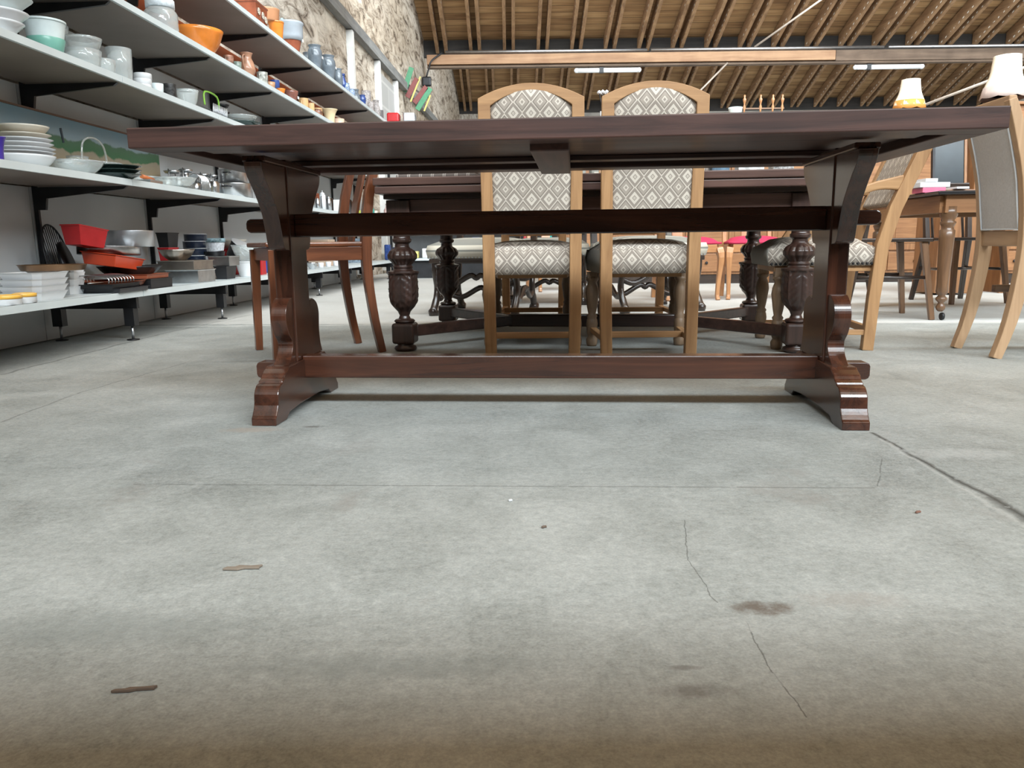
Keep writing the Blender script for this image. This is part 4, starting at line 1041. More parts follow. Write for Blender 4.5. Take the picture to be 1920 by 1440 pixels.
def band_fn(e, mt, z0, z1): MB().lathe([(e['W']/2*1.012, e['H']*z0), (e['W']/2*1.016, e['H']*z1), (e['W']/2*.98, e['H']*z1)], 24).build('painted_band', mt, e['o'])
e = I('colander', 'bowl', 0, 404, .30, 42, 40, plain('white_plastic_dotted', (.72, .74, .78), .4, var=.25, scale=90), 'white perforated colander with colourful painted rim', 'colander', on=a2)
band_fn(e, plain('colour_band', (.3, .45, .5), .4, var=.9, scale=28), .82, 1.0)
er = I('red_dish', 'pan', 0, 430, .38, 44, 48, redc(), 'deep red pan behind the white-rimmed black saucepan', 'pan')
e = I('saucepan', 'pan', 0, 454, .22, 68, 30, blackm(), 'black saucepan with white rim tipped forward', 'pan', on=None, tilt=(0, .55), dz=.10)
MB().lathe([(e['W']/2*1.0, e['H']*.96), (e['W']/2*1.03, e['H']*.98), (e['W']/2*1.0, e['H']*1.01)], 28).build('rim', whitetin, e['o'])
e = I('cream_bowl', 'bowl', 0, 434, .38, 60, 16, creamc(), 'cream wide bowl high at the back behind the saucepan', 'bowl', on=er)
a = I('black_tin', 'loaf', 0, 424, .08, 52, 24, blackm(), 'worn black tin below the pale steel dish', 'baking tin')
a = I('steel_dish', 'rectw', 0, 421, .10, 54, 18, steel(), 'pale steel dish on the worn black tin', 'dish', on=a)
a = I('skillet', 'skillet', 0, 400, .20, 74, 8, blackm(), 'black frying pan lying on the metal dishes', 'pan', on=a)
a = I('white_bowl', 'pudding', 0, 463, .08, 40, 28, whitetin, 'white square-sided bowl at the shelf edge left of the red box', 'bowl')
a = I('glass_bowl', 'bowl', 0, 463, .10, 56, 30, clear(), 'clear glass dish on top of the white square-sided bowl', 'bowl', on=a)
a = I('red_box', 'box', 0, 486, .10, 26, 34, redc(), 'red printed box beside the white square-sided bowl', 'box')
a = I('blue_bag', 'bag', 0, 512, .16, 42, 64, plain('blue_plastic', (.02, .10, .45), .3), 'bright blue plastic bag behind the left trestle leg', 'bag')
a = I('steel_bowl', 'bowl', 0, 586, .08, 22, 12, steel(), 'small steel bowl on the lowest shelf right of the left trestle leg', 'bowl')
for k, px in enumerate((602, 616, 630, 642)):
    a = I('small_jar', 'cup', 0, px, .12, 11, 9, whitetin, 'small pale jar in the row seen under the mahogany seat, %s from the left' % ['first', 'second', 'third', 'fourth'][k], 'jar', group='small jars under the mahogany seat')
a = I('cardboard_box', 'box', 0, 605, .30, 50, 48, plain('buff_card', (.52, .38, .28), .8), 'buff cardboard box behind the mahogany chair seat', 'box')
a = I('storage_box', 'box', 0, 672, .22, 38, 44, plain('grey_blue_plastic', (.22, .27, .32), .5, var=.5, scale=40), 'grey-blue crate seen between the mahogany chair posts', 'box')
for k, (px, h, mt, lab) in enumerate(((728, 34, bluec(), 'dark blue bundle on the lowest shelf left of the carved leg'), (738, 26, plain('navy_cloth', (.02, .04, .16), .8), 'navy folded cloth beside the carved leg'), (722, 14, creamc(), 'cream little figurine at the shelf edge'), (748, 30, plain('white_blue', (.5, .55, .65), .5, var=.5, scale=30), 'white and blue packet behind the carved leg'))):
    a = I('shelf_bundle', 'bag', 0, px, .10+.05*k, 18, h, mt, lab, 'bundle')
# ----- second shelf
for k, (w, h, kd) in enumerate(((118, 26, 'bowl'), (112, 12, 'plate'), (112, 12, 'plate'), (106, 14, 'plate'), (104, 13, 'plate'), (98, 14, 'plate'), (92, 20, 'bowl'))):
    s_ = I('white_dish', kd, 1, 44, .20, w, h, whitetin if k < 5 else creamc(), 'white oval serving dish, %s of the tall stack at the left edge' % ['lowest', 'second', 'third', 'fourth', 'fifth', 'sixth', 'topmost'][k], 'dish', on=None if k == 0 else s_, group='stacked white serving dishes', dz=0 if k == 0 else -.012)
a = I('blue_vase', 'flare', 1, -2, .06, 34, 44, plain('cobalt', (.05, .03, .25), .2), 'deep blue glass flower vase cut by the left edge', 'vase')
a = I('glass_platter', 'cutbowl', 1, 146, .10, 96, 24, clear(), 'wide pressed-glass platter beside the white dish stack', 'platter')
a = I('silver_platter', 'plate', 1, 128, .30, 84, 30, steel(), 'silver openwork plate leaning behind the glass platters', 'plate')
a = I('glass_basket', 'hbasket', 1, 182, .22, 92, 78, clear(), 'clear glass basket with tall arched handle', 'basket')
a = I('glass_dome', 'bowl', 1, 150, .32, 40, 46, clear(), 'clear glass bowl in front of the painted tower', 'bowl')
a = I('glass_bowl', 'cutbowl', 1, 203, .27, 40, 30, clear(), 'cut-glass bowl beneath the basket handle', 'bowl')
a = I('glass_bowl', 'cutbowl', 1, 236, .22, 50, 26, clear(), 'cut-glass bowl before the painted green hills', 'bowl')
g_ = plain('dark_green_glass', (.03, .05, .045), .12)
for k in range(3):
    s_ = I('green_plate', 'plate', 1, 219, .07, 92, 9, g_, 'dark green glass plate, %s of three at the shelf edge' % ['lowest', 'middle', 'topmost'][k], 'plate', on=None if k == 0 else s_, group='dark green glass plates', dz=0 if k == 0 else -.004)
q = I('grater_handle', 'rectw', 1, 276, .10, 52, 8, steel(), 'metal utensil with turned orange wooden handle lying by the painting', 'utensil')
MB().tube([(0, -.05, .04), (0, .07, .03)], .011, 10).build('handle', plain('orange_wood', (.50, .15, .05), .4), q['o'])
a = I('glass_ashtray', 'cutbowl', 1, 330, .06, 76, 18, clear(), 'flat cut-glass dish at the shelf edge', 'dish')
a = I('glass_dish', 'cutbowl', 1, 275, .20, 44, 20, clear(), 'small glass dish behind the orange-handled utensil', 'dish')
a = I('toast_rack', 'toast', 1, 373, .05, 32, 30, steel(), 'chrome wire toast rack at the shelf edge', 'rack')
for k, (px, off, w, h) in enumerate(((326, .34, 34, 46), (352, .30, 30, 50), (384, .30, 26, 46), (402, .24, 22, 44))):
    a = I('chrome_stand', 'stand', 1, px, off, w, h, steel(), 'tiered chrome cutlery stand, %s of the shiny group under the table corner' % ['leftmost', 'second', 'third', 'rightmost'][k], 'stand', group='chrome stands')
for k, (px, off) in enumerate(((368, .22), (392, .14), (340, .18), (404, .10))):
    a = I('steel_cup', 'cup', 1, px, off, 18, 22, steel(), 'small steel cup among the chrome stands, %s' % ['behind the toast rack', 'right of the toast rack', 'left of the toast rack', 'next to the stacked saucepans'][k], 'cup')
a = I('saucepan', 'pot2', 1, 440, .12, 76, 26, steel(), 'wide steel saucepan, lower one of two stacked', 'pan')
a = I('saucepan', 'pot2', 1, 438, .14, 62, 26, steel(), 'steel saucepan, upper one of two stacked', 'pan', on=a)
a = I('cutlery_bundle', 'toast', 1, 479, .10, 18, 40, steel(), 'bundle of shiny cutlery beside the stacked saucepans', 'cutlery')
for k, (px, off, w, h, mt) in enumerate(((586, .08, 14, 24, steel()), (596, .12, 14, 24, steel()), (594, .30, 24, 40, terra()), (606, .14, 16, 38, whitetin), (617, .14, 14, 32, steel()))):
    a = I('coffee_pot', 'cafe', 1, px, off, w, h, mt, ['small steel coffee pot nearest the trestle leg', 'second small steel coffee pot', 'pot with brown lid behind the steel pots', 'tall white enamel coffee pot', 'steel pot beside the white enamel one'][k], 'coffee pot')
for k, (px, w) in enumerate(((627, 34), (643, 28), (662, 36), (700, 30))):
    a = I('wooden_board', 'board', 1, px, .34, w, w, wood('dark_round_board', (.06, .03, .02), (.14, .07, .04), 'Z'), 'round dark wooden board leaning at the back, %s from the left' % ['first', 'second', 'third', 'fourth'][k], 'board', group='round wooden boards', tilt=(0, -.15), rz=.5)
a = I('white_box', 'box', 1, 638, .06, 24, 23, whitetin, 'white box with a faded picture left of the mahogany chair back', 'box')
MB().box(.0, -a['W']*.1, a['H']*.35, a['W']*.86, a['W']*.5, a['H']*.5).build('picture', plain('pinkish_print', (.55, .42, .36), .7, var=.3, scale=30), a['o'])
for k, (px, w, h, mt, kd, lab) in enumerate(((668, 10, 26, steel(), 'bottle', 'thin metal bottle between the mahogany splat and post'), (671, 12, 10, plain('olive', (.35, .38, .05), .4), 'cup', 'olive green pot behind the mahogany chair back'), (698, 10, 24, plain('teal_label', (.04, .22, .18), .4), 'bottle', 'teal labelled bottle right of the mahogany splat'), (703, 12, 14, creamc(), 'cup', 'cream pot right of the mahogany splat'), (726, 12, 30, plain('pink_white', (.62, .42, .38), .4, var=.5, scale=50), 'bottle', 'pink and white figurine bottle beside the carved table apron'))):
    a = I('bottle' if kd == 'bottle' else 'pot', kd, 1, px, .10, w, h, mt, lab, kd if kd == 'bottle' else 'pot')
for k, (px, off, w, h, kd, mt, nm, lab) in enumerate((
    (312, .20, 26, 22, 'cup', steel(), 'steel_beaker', 'steel beaker behind the flat cut-glass dish'),
    (336, .14, 22, 26, 'cafe', steel(), 'steel_milk_jug', 'steel lidded milk jug left of the toast rack'),
    (350, .40, 26, 52, 'vase', steel(), 'steel_vase', 'tall steel vase at the back of the chrome group'),
    (372, .40, 22, 44, 'bottle', steel(), 'steel_flask', 'steel flask at the back of the chrome group'),
    (395, .22, 20, 30, 'cafe', steel(), 'steel_coffee_pot', 'steel coffee pot between the toast rack and the saucepans'),
    (403, .05, 14, 22, 'cup', steel(), 'egg_cup', 'steel egg cup at the shelf edge right of the toast rack'),
    (412, .38, 24, 40, 'jug', steel(), 'steel_jug', 'steel jug behind the stacked saucepans'),
    (250, .30, 30, 30, 'cutcup', clear(), 'glass_vase', 'small cut-glass vase in front of the painted yellow field'),
    (218, .30, 30, 26, 'cutbowl', clear(), 'glass_bowl', 'cut-glass bowl at the foot of the painted hills'),
    (262, .16, 34, 18, 'cutbowl', clear(), 'glass_dish', 'low cut-glass dish left of the orange-handled utensil'))):
    I(nm, kd, 1, px, off, w, h, mt, lab, nm.split('_')[-1])
# ----- third shelf
for k, (px, off, w, h) in enumerate(((-8, .10, 104, 24), (-4, .12, 112, 24), (0, .10, 116, 24))):
    s_ = I('serving_plate', 'plate', 2, px, off, w, h, whitetin if k < 2 else frost(), 'pale serving plate, %s of the stack cut by the left edge on the third shelf' % ['lowest', 'middle', 'topmost'][k], 'plate', on=None if k == 0 else s_, group='plates on the third shelf', tilt=(.0, .0))
q = I('flower_bowl', 'pudding', 2, 90, .13, 76, 66, frost(), 'tall frosted glass bowl with a green flower pattern', 'bowl')
MB().lathe([(q['W']/2*.68, q['H']*.05), (q['W']/2*.88, q['H']*.50), (q['W']/2*.86, q['H']*.52)], 32, flute=scal(6, .03)).build('green_petals', plain('sea_green_glass', (.16, .38, .31), .3), q['o'])
a = I('glass_bowl', 'cutbowl', 2, 103, .26, 62, 82, clear(), 'large clear glass bowl behind the frosted green bowl', 'bowl')
a = I('cut_glass_bowl', 'cutcup', 2, 158, .10, 66, 34, clear(), 'ribbed glass bowl, lower of two beside the frosted green bowl', 'bowl')
a = I('cut_glass_bowl', 'cutbowl', 2, 158, .12, 66, 30, clear(), 'ribbed glass bowl, upper of two beside the frosted green bowl', 'bowl', on=a, dz=-.01)
a = I('glass_dishes', 'cutcup', 2, 196, .08, 44, 28, clear(), 'small stacked glass dish in front of the tumbler', 'dish')
a = I('glass_tumbler', 'cutcup', 2, 228, .10, 46, 62, clear(), 'tall clear ribbed glass with dark rim on the third shelf', 'glass')
for k in range(3):
    s_ = I('ramekin', 'cyl', 2, 268, .08, 33, 10, whitetin, 'white ramekin, %s of three on the third shelf' % ['lowest', 'middle', 'topmost'][k], 'ramekin', on=None if k == 0 else s_, group='white ramekins')
a = I('frosted_cup', 'cup', 2, 296, .08, 24, 22, frost(), 'small frosted glass cup right of the white ramekins', 'cup')
a = I('lattice_holder', 'cyl', 2, 320, .08, 24, 30, plain('black_lattice', (.03, .03, .03), .4, var=.9, scale=70), 'black lattice tealight holder on the third shelf', 'holder')
a = I('glass_bowl', 'bowl', 2, 354, .10, 42, 34, clear(), 'plain glass bowl left of the wire basket', 'bowl')
a = I('wire_basket', 'wire', 2, 400, .16, 66, 52, alu(), 'wire dish basket with lime green handle', 'basket')
a = I('dark_rack', 'stand', 2, 418, .26, 34, 50, blackm(), 'dark metal rack behind the wire basket', 'rack')
a = I('black_platter', 'plate', 2, 448, .14, 84, 14, g_, 'black oval glass platter on the third shelf', 'platter')
a = I('glass_plate', 'cutbowl', 2, 452, .10, 60, 12, clear(), 'thin clear glass plate on the black oval platter', 'plate', on=a, dz=-.01)
a = I('steel_dish', 'plate', 2, 528, .18, 44, 12, steel(), 'steel dish at the far end of the third shelf above the table edge', 'dish')
# ----- fourth shelf
a = I('storage_jar', 'jarlid', 3, 305, .14, 62, 66, clear(), 'glass storage jar with a white printed lid', 'jar')
a = I('orange_bowl', 'bigbowl', 3, 372, .14, 110, 46, orangec(), 'big glossy orange earthenware bowl with a lug handle', 'bowl')
for k, (px, off, w, h, mt, kd, nm, lab) in enumerate((
    (430, .10, 24, 26, plain('brown_flower', (.24, .12, .08), .3, var=.8, scale=35), 'mug', 'mug', 'brown mug with white flowers beside the orange bowl'),
    (446, .05, 16, 16, plain('grey_green_glaze', (.16, .20, .17), .3, var=.5, scale=30), 'cup', 'cup', 'small grey-green cup left of the brown jug'),
    (465, .08, 36, 46, plain('brown_jug_glaze', (.36, .19, .12), .25, var=.3, scale=12), 'jug', 'jug', 'brown earthenware jug with white flower decoration'),
    (491, .20, 22, 34, terra(), 'mug', 'mug', 'red-brown mug standing behind the patterned mug'),
    (493, .06, 26, 24, plain('patterned_glaze', (.36, .36, .32), .3, var=.8, scale=40), 'mug', 'mug', 'mottled cream and green patterned mug'),
    (517, .10, 22, 28, bluec(), 'mug', 'mug', 'cobalt blue mug on the fourth shelf'),
    (508, .04, 18, 12, plain('tan_glaze', (.40, .22, .12), .3, var=.3), 'cup', 'cup', 'small tan bowl in front of the cobalt blue mug'),
    (527, .05, 18, 12, orangec(), 'bowl', 'bowl', 'small orange dish right of the cobalt blue mug'),
    (546, .10, 30, 24, plain('brown_cream_glaze', (.20, .08, .06), .2, var=.5), 'btag', 'bowl', 'dark brown glazed bowl with cream lower half'),
    (570, .12, 24, 26, sand(), 'mug', 'pot', 'sand-coloured stoneware pot, first of the yellow group'),
    (584, .06, 16, 18, sand(), 'mug', 'pot', 'small sand-coloured cup in front of the yellow group'),
    (596, .14, 24, 24, sand(), 'mug', 'pot', 'sand-coloured stoneware mug, last of the yellow group'),
    (597, .06, 16, 14, plain('brown_flower', (.24, .12, .08), .3), 'jar', 'pot', 'little round brown pot in front of the last sand mug'),
    (619, .08, 32, 28, plain('buttermilk_glaze', (.66, .52, .32), .35), 'flare', 'bowl', 'flared buttermilk-coloured bowl on the fourth shelf'),
    (636, .10, 22, 22, plain('pink_cream_glaze', (.66, .47, .35), .35), 'cup', 'pot', 'pinkish cream pot right of the flared bowl'),
    (648, .08, 24, 9, plain('buttermilk_glaze', (.66, .52, .32), .35), 'plate', 'plate', 'yellowish dish at the far end of the fourth shelf'))):
    a = I(nm, kd, 3, px, off, w, h, mt, lab, nm)
# ----- top shelf
a = I('casserole_dish', 'rect', 4, 474, .12, 68, 42, terra(), 'red-brown oven dish with white painted flowers', 'dish')
for k, (y, z) in enumerate(((-.3, .6), (.05, .55), (.3, .45))):
    bmf = MB()
    for j in range(8):
        an = j*PI/4; bmf.box(a['W']*.31, a['W']*y*.9+math.cos(an)*.016, a['H']*z+math.sin(an)*.016, .004, .014, .014)
    bmf.build('painted_flower', creamc(), a['o'])
a = I('casserole_dish', 'pan', 4, 502, .16, 48, 22, plain('tan_earthenware', (.42, .20, .10), .35), 'tan round dish standing on the flowered oven dish', 'dish', on=a)
a = I('orange_bowl', 'pudding', 4, 520, .10, 30, 40, orangec(), 'orange bowl with dark dripped rim on the top shelf', 'bowl')
q = I('stoneware_pot', 'btag', 4, 548, .13, 46, 62, terra(), 'large stoneware pot, brown below and grey-white above', 'pot')
q['o'].name = 'stoneware_pot'
MB().lathe([(q['W']/2*.90, q['H']*.50), (q['W']/2*1.0, q['H']*.62), (q['W']/2*1.02, q['H']*.93), (q['W']/2*1.10, q['H']*.97), (q['W']/2*1.08, q['H']*1.02), (q['W']/2*.9, q['H'])], 32).build('upper_glaze', plain('grey_white_glaze', (.30, .33, .36), .25), q['o'])
for k, (px, off, w, h, mt, kd, lab) in enumerate((
    (583, .20, 32, 44, greyst(), 'jarlug', 'grey salt-glazed jar standing behind the front one, second from the brown pot'),
    (592, .06, 30, 44, greyst(), 'ptag', 'grey salt-glazed jar with white tag right of the brown pot'),
    (612, .22, 30, 40, greyst(), 'jarlug', 'tall grey stoneware jar at the back, third from the brown pot'),
    (617, .06, 30, 44, greyst(), 'ptag', 'wide grey stoneware jar with blue bow decoration'),
    (636, .10, 16, 40, greyst(), 'jar', 'narrow grey stoneware jar beside the blue pot'),
    (644, .08, 14, 34, bluec(), 'vase', 'dark blue vase behind small blue and white pots'),
    (650, .05, 14, 18, plain('blue_white', (.20, .26, .36), .25, var=.7, scale=60), 'jar', 'small blue and white pot, first of the row'),
    (660, .06, 14, 16, plain('blue_white', (.30, .38, .50), .25), 'jar', 'small blue and white pot, second of the row'),
    (668, .10, 20, 26, greyst(), 'jug', 'small grey jug among the blue and white pots'),
    (680, .06, 14, 20, bluec(), 'jar', 'little cobalt pot before the wicker vase'),
    (688, .14, 18, 42, plain('grey_wicker', (.30, .27, .26), .7, var=.5, scale=60), 'cyl', 'tall grey wicker vase on the top shelf'),
    (696, .06, 12, 20, plain('grey_wicker', (.30, .27, .26), .7), 'cup', 'little grey wicker cup in front of the wicker vase'),
    (706, .10, 20, 34, plain('grey_wicker', (.30, .27, .26), .7), 'jug', 'grey wicker jug with lid near the end of the top shelf'),
    (714, .10, 12, 22, plain('dark_grey', (.12, .11, .11), .6), 'cyl', 'dark grey pot at the end of the top shelf'))):
    a = I('jar' if 'jar' in lab else 'pot', kd, 4, px, off, w, h, mt, lab, 'jar' if 'jar' in lab else 'pot')
P = on_shelf(533, LEV[4], .30); 
o = tag(MB().box(0, 0, .21, .02, .16, .42).build('painted_board', plain('pale_blue_paint', (.30, .48, .55), .5), None, .004), 'pale blue painted board standing behind the pots on the top shelf', 'board'); o.location = P+Vector((0, .1, .0005)); o.rotation_euler = (0, 0, SANG)
# ================================================================== far end: low goods shelf across the aisle
fs = thing('goods_shelf', 'pale grey low shelf unit with dark base crossing the far end of the aisle', 'shelf', (0, 10.6, 0))
MB().span((-1.55, -.02, .24), (.9, .40, .27)).build('shelf_board', shelfm(), fs)
MB().span((-1.5, .05, .0), (.85, .38, .238)).build('base_plinth', blackm(), fs)
MB().span((-1.55, .40, .0), (.9, .43, 1.5)).build('back_panel', plain('dark_back', (.06, .06, .06), .7), fs)
MB().span((-1.55, 0, .78), (.9, .40, .81)).build('shelf_board', shelfm(), fs)
rc = random.Random(3)
cols = [('lilac', (.50, .28, .55)), ('lemon', (.70, .62, .20)), ('white', (.7, .7, .7)), ('red', (.5, .04, .05)), ('black', (.02, .02, .02)), ('turquoise', (.05, .5, .45)), ('cream', (.65, .6, .45)), ('blue', (.03, .08, .35)), ('pink', (.7, .3, .4))]
for i in range(16):
    nm, cl = cols[i % 9]; w = rc.uniform(.07, .16); h = rc.uniform(.08, .3); x = -1.45+.14*i
    z = .2705
    o = MB().box(0, 0, h/2, w*.8, .14, h).build('toy' if i % 2 else 'toy_box', plain(nm+'_plastic', cl, .4), None, .012)
    o.location = (x, 10.72, z)
    tag(o, '%s plastic toy on the far goods shelf, %s item from the left' % (nm, ['first', 'second', 'third', 'fourth', 'fifth', 'sixth', 'seventh', 'eighth', 'ninth', 'tenth', 'eleventh', 'twelfth', 'thirteenth', 'fourteenth', 'fifteenth', 'sixteenth'][i]), 'toy', 'toys on the far shelf')
    w = rc.uniform(.07, .14); h = rc.uniform(.1, .3); nm, cl = cols[(i*4+2) % 9]
    o = MB().box(0, 0, h/2, w*.8, .14, h).build('packet', plain(nm+'_plastic', cl, .4), None, .008); o.location = (x, 10.72, .8105)
    tag(o, '%s packet on the upper board of the far goods shelf, %s from the left' % (nm, ['first', 'second', 'third', 'fourth', 'fifth', 'sixth', 'seventh', 'eighth', 'ninth', 'tenth', 'eleventh', 'twelfth', 'thirteenth', 'fourteenth', 'fifteenth', 'sixteenth'][i]), 'packet', 'packets on the far shelf')
p = fl(870, 511)
o = tag(MB().lathe(r_pot(.17, .19, 'cup'), 20).build('bucket', plain('turquoise_bucket', (.02, .50, .42), .35), None), 'turquoise plastic bucket on the floor beyond the carved table', 'bucket'); o.location = p

# ================================================================== mutton-bone (curved leg) chairs
STR = stripes('grey_striped_cloth', (.20, .195, .17), (.50, .46, .38), .10, 1)
def bone_chair():
    t = thing('curved_leg_armchair', '', 'chair')
    for sx in (-1, 1):
        for sy in (0, 1):
            x, y = sx*.27, .03+sy*.50
            pts = smooth_curve([(x, y, .36), (x, y+.0, .27), (x+sx*.0, y-.035 if sy else y+.03, .17), (x, y+(.0 if sy else 0), .09), (x, y+(.05 if sy else -.04), .03), (x, y+(.03 if sy else -.02), .0)], 4)
            MB().tube(pts, [.022]*4+[.02]*4+[.021]*4+[.024]*4+[.034]*4+[.03], 10).build('leg', darkw('Z'), t)
    wave = lambda a, b: smooth_curve([a, a.lerp(b, .18)+Vector((0, 0, -.03)), a.lerp(b, .42)+Vector((0, 0, .035)), a.lerp(b, .5)+Vector((0, 0, .02)), a.lerp(b, .58)+Vector((0, 0, .035)), a.lerp(b, .82)+Vector((0, 0, -.03)), b], 4)
    for sx in (-1, 1): MB().tube(wave(Vector((sx*.27, .05, .13)), Vector((sx*.27, .52, .13))), .018, 8).build('side_stretcher', darkw('Y'), t)
    MB().tube(wave(Vector((-.27, .28, .13)), Vector((.27, .28, .13))), .018, 8).build('cross_stretcher', darkw('X'), t)
    MB().tube(wave(Vector((-.27, .50, .22)), Vector((.27, .50, .22))), .018, 8).build('front_stretcher', darkw('X'), t)
    MB().span((-.30, .0, .335), (.30, .56, .365)).build('seat_frame', darkw('X'), t, .006)
    cushion(.61, .59, .56, .366, .50, 0, .05).build('seat_cushion', STR, t)
    ps = [(s*.312, .02+.52*j/26, .372) for s in (-1, 1) for j in range(27)]+[(-.29+.58*j/26, .568, .372) for j in range(27)]
    mb = MB()
    for p_ in ps: mb.box(*p_, .008, .008, .008)
    mb.build('nail_trim', alu(), t)
    MB().box(0, -.05, .80, .56, .07, .56, Matrix.Rotation(math.radians(10), 3, 'X')).build('back_cushion', STR, t, .02)
    for s in (-1, 1): MB().sweep([(s*.27, .0, .36), (s*.27, -.03, .6), (s*.27, -.08, .8)], .04, .04, Vector((1, 0, 0))).build('back_post', darkw('Z'), t)
    return t
bc = bone_chair(); bc['group'] = 'curved-leg chairs'
bc['label'] = 'grey striped armchair with dark curved legs left of centre beyond the carved table'
bc.location = (-.10, 5.5, 0); bc.rotation_euler = (0, 0, PI-.25)
dup(bc, (.33, 6.35, 0), PI-.1, 'dark curved-leg chair seen under the left arched-back chair')
dup(bc, (.86, 5.62, 0), PI+.25, 'dark curved-leg chair seen under the right arched-back chair')
# cherry chairs with red seats
def cherry_chair():
    t = thing('cherry_chair', '', 'chair')
    rs = plain('raspberry_velvet', (.42, .015, .06), .8, var=.15)
    for sx in (-1, 1):
        MB().sweep(smooth_curve([(sx*.20, .40, .40), (sx*.21, .425, .33), (sx*.205, .41, .18), (sx*.20, .40, .04), (sx*.205, .42, 0)], 3), [.055, .055, .052, .046, .042, .038, .034, .032, .03, .03, .03, .032, .034], [.055, .055, .052, .046, .042, .038, .034, .032, .03, .03, .03, .032, .034], Vector((1, 0, 0))).build('front_leg', cherry('Z'), t, .006)
        MB().sweep([(sx*.18, -.04, 0), (sx*.18, .01, .25), (sx*.18, .01, .45), (sx*.18, -.03, .7), (sx*.17, -.08, .95)], .034, .036, Vector((1, 0, 0))).build('back_post', cherry('Z'), t, .004)
        MB().sweep([(sx*.18, .03, .40), (sx*.20, .38, .40)], .06, .022, Vector((0, 0, 1))).build('side_apron', cherry('Y'), t, .003)
    MB().span((-.18, .395, .37), (.18, .42, .43)).build('front_apron', cherry('X'), t, .003)
    MB().span((-.17, -.012, .37), (.17, .012, .43)).build('rear_apron', cherry('X'), t, .003)
    MB().span((-.17, -.10, .90), (.17, -.07, .97)).build('crest_rail', cherry('X'), t, .006)
    MB().sweep([(0, .01, .46), (0, -.03, .7), (0, -.082, .91)], .09, .014, Vector((1, 0, 0))).build('splat', cherry('Z'), t, .003)
    cushion(.42, .36, .40, .432, .495, .02, .045).build('seat_cushion', rs, t)
    return t
cc = cherry_chair(); cc['group'] = 'cherry chairs with red seats'
for k, (px, py, rz, lab) in enumerate(((1265, 562, PI/2+.5, 'cherry chair with raspberry seat, left one seen right of the right arched-back chair'), (1430, 562, -PI/2-.15, 'cherry chair with raspberry seat in the middle, behind the far carved leg'), (1540, 545, PI+.5, 'cherry chair with raspberry seat, right one behind the near carved leg'), (960, 548, PI+.3, 'cherry chair far behind the curved-leg chairs at centre'))):
    p = (Vector((1.37, 6.42, 0)), Vector((1.95, 6.45, 0)), Vector((2.75, 7.35, 0)), Vector((.35, 7.75, 0)))[k]; rz = (PI+.12, PI-.1, PI+.5, PI+.3)[k]
    if k == 0: cc.location = p; cc.rotation_euler = (0, 0, rz); cc['label'] = lab
    else: dup(cc, p, rz, lab)
# ================================================================== right: round table, dark chairs, pine furniture
rt_ = thing('kitchen_table', 'black-edged table with pale apron and turned legs on casters at the right', 'table', (3.02, 4.78, 0), -.06)
for sx in (-1, 1):
    for sy in (-1, 1):
        x, y = sx*.56, sy*.46
        lg = MB().lathe([(.012, .05), (.022, .06), (.026, .075), (.018, .09), (.014, .10), (.030, .115), (.030, .125), (.018, .14), (.028, .15), (.033, .165), (.030, .20), (.036, .34), (.040, .46), (.040, .50), (.028, .51), (.036, .53), (.042, .545), (.030, .555), (.046, .58), (.046, .63)], 18, c=(x, y, 0)).build('leg', brownw('Z'), rt_)
        MB().lathe([(.020, -.008), (.022, 0), (.020, .008)], 14, c=(x+.012, y, .022), rot=Matrix.Rotation(PI/2, 3, 'Y')).build('caster', blackm(), lg)
for sy in (-1, 1): MB().span((-.60, sy*.50, .595), (.60, sy*.475, .69)).build('apron', pine('X'), rt_, .003)
for sx in (-1, 1): MB().span((sx*.62, -.475, .595), (sx*.595, .475, .69)).build('apron', pine('Y'), rt_, .003)
MB().span((-.66, -.54, .691), (.66, .54, .712)).build('tabletop', plain('black_lacquer', (.02, .02, .022), .2), rt_, .006)
def on_rt(px, y=4.45): 
    p = aty(px, 360, y); return Vector((p.x, y, .7125))
for px, w, h, z, mt, lab, cat, nm in ((1741, .13, .028, 0, plain('pink_card', (.75, .16, .27), .5), 'pink cardboard box on the black-edged table', 'box', 'pink_box'),
                                 (1742, .17, .028, .029, whitetin, 'white box lying on the pink box', 'box', 'white_box'),
                                 (1735, .07, .02, .058, whitetin, 'small white packet topmost of the pink and white boxes', 'packet', 'white_packet'),
                                 (1790, .20, .018, 0, plain('brown_wooden_tray', (.3, .17, .11), .5), 'flat brown tray right of the pink box', 'tray', 'brown_tray'),
                                 (1794, .07, .012, .019, whitetin, 'little white card lying on the brown tray', 'card', 'white_card')):
    o = tag(MB().box(0, 0, h/2, w, .12, h).build(nm, mt, None, .002), lab, cat); p = on_rt(px, 4.52 if z or px == 1741 else 4.56); o.location = p+Vector((0, 0, z)); 
def dark_chair():
    t = thing('dark_wooden_chair', '', 'chair')
    MB().prism([(-.19, -.02), (.19, -.02), (.21, .38), (-.21, .38)], .44, .462, 'XY').build('seat', darkw('X'), t, .006)
    for sx in (-1, 1):
        MB().sweep([(sx*.21, .40, 0), (sx*.17, .34, .44)], [.028, .036], [.028, .036], Vector((1, 0, 0))).build('front_leg', brownw('Z'), t, .003)
        MB().sweep([(sx*.20, -.08, 0), (sx*.165, .0, .44), (sx*.17, -.04, .70), (sx*.17, -.09, .86)], [.028, .036, .032, .03], [.028, .036, .032, .03], Vector((1, 0, 0))).build('back_post', darkw('Z'), t, .003)
        MB().tube([(sx*.185, -.03, .24), (sx*.19, .37, .24)], .010, 8).build('side_stretcher', darkw('Y'), t)
    MB().tube([(-.185, .17, .24), (.185, .17, .24)], .010, 8).build('cross_stretcher', darkw('X'), t)
    MB().span((-.18, -.085, .78), (.18, -.06, .86)).build('crest_rail', darkw('X'), t, .006)
    for i in range(4): MB().tube([(-.12+.08*i, .0, .462), (-.12+.08*i, -.065, .79)], .009, 6).build('spindle', darkw('Z'), t)
    return t
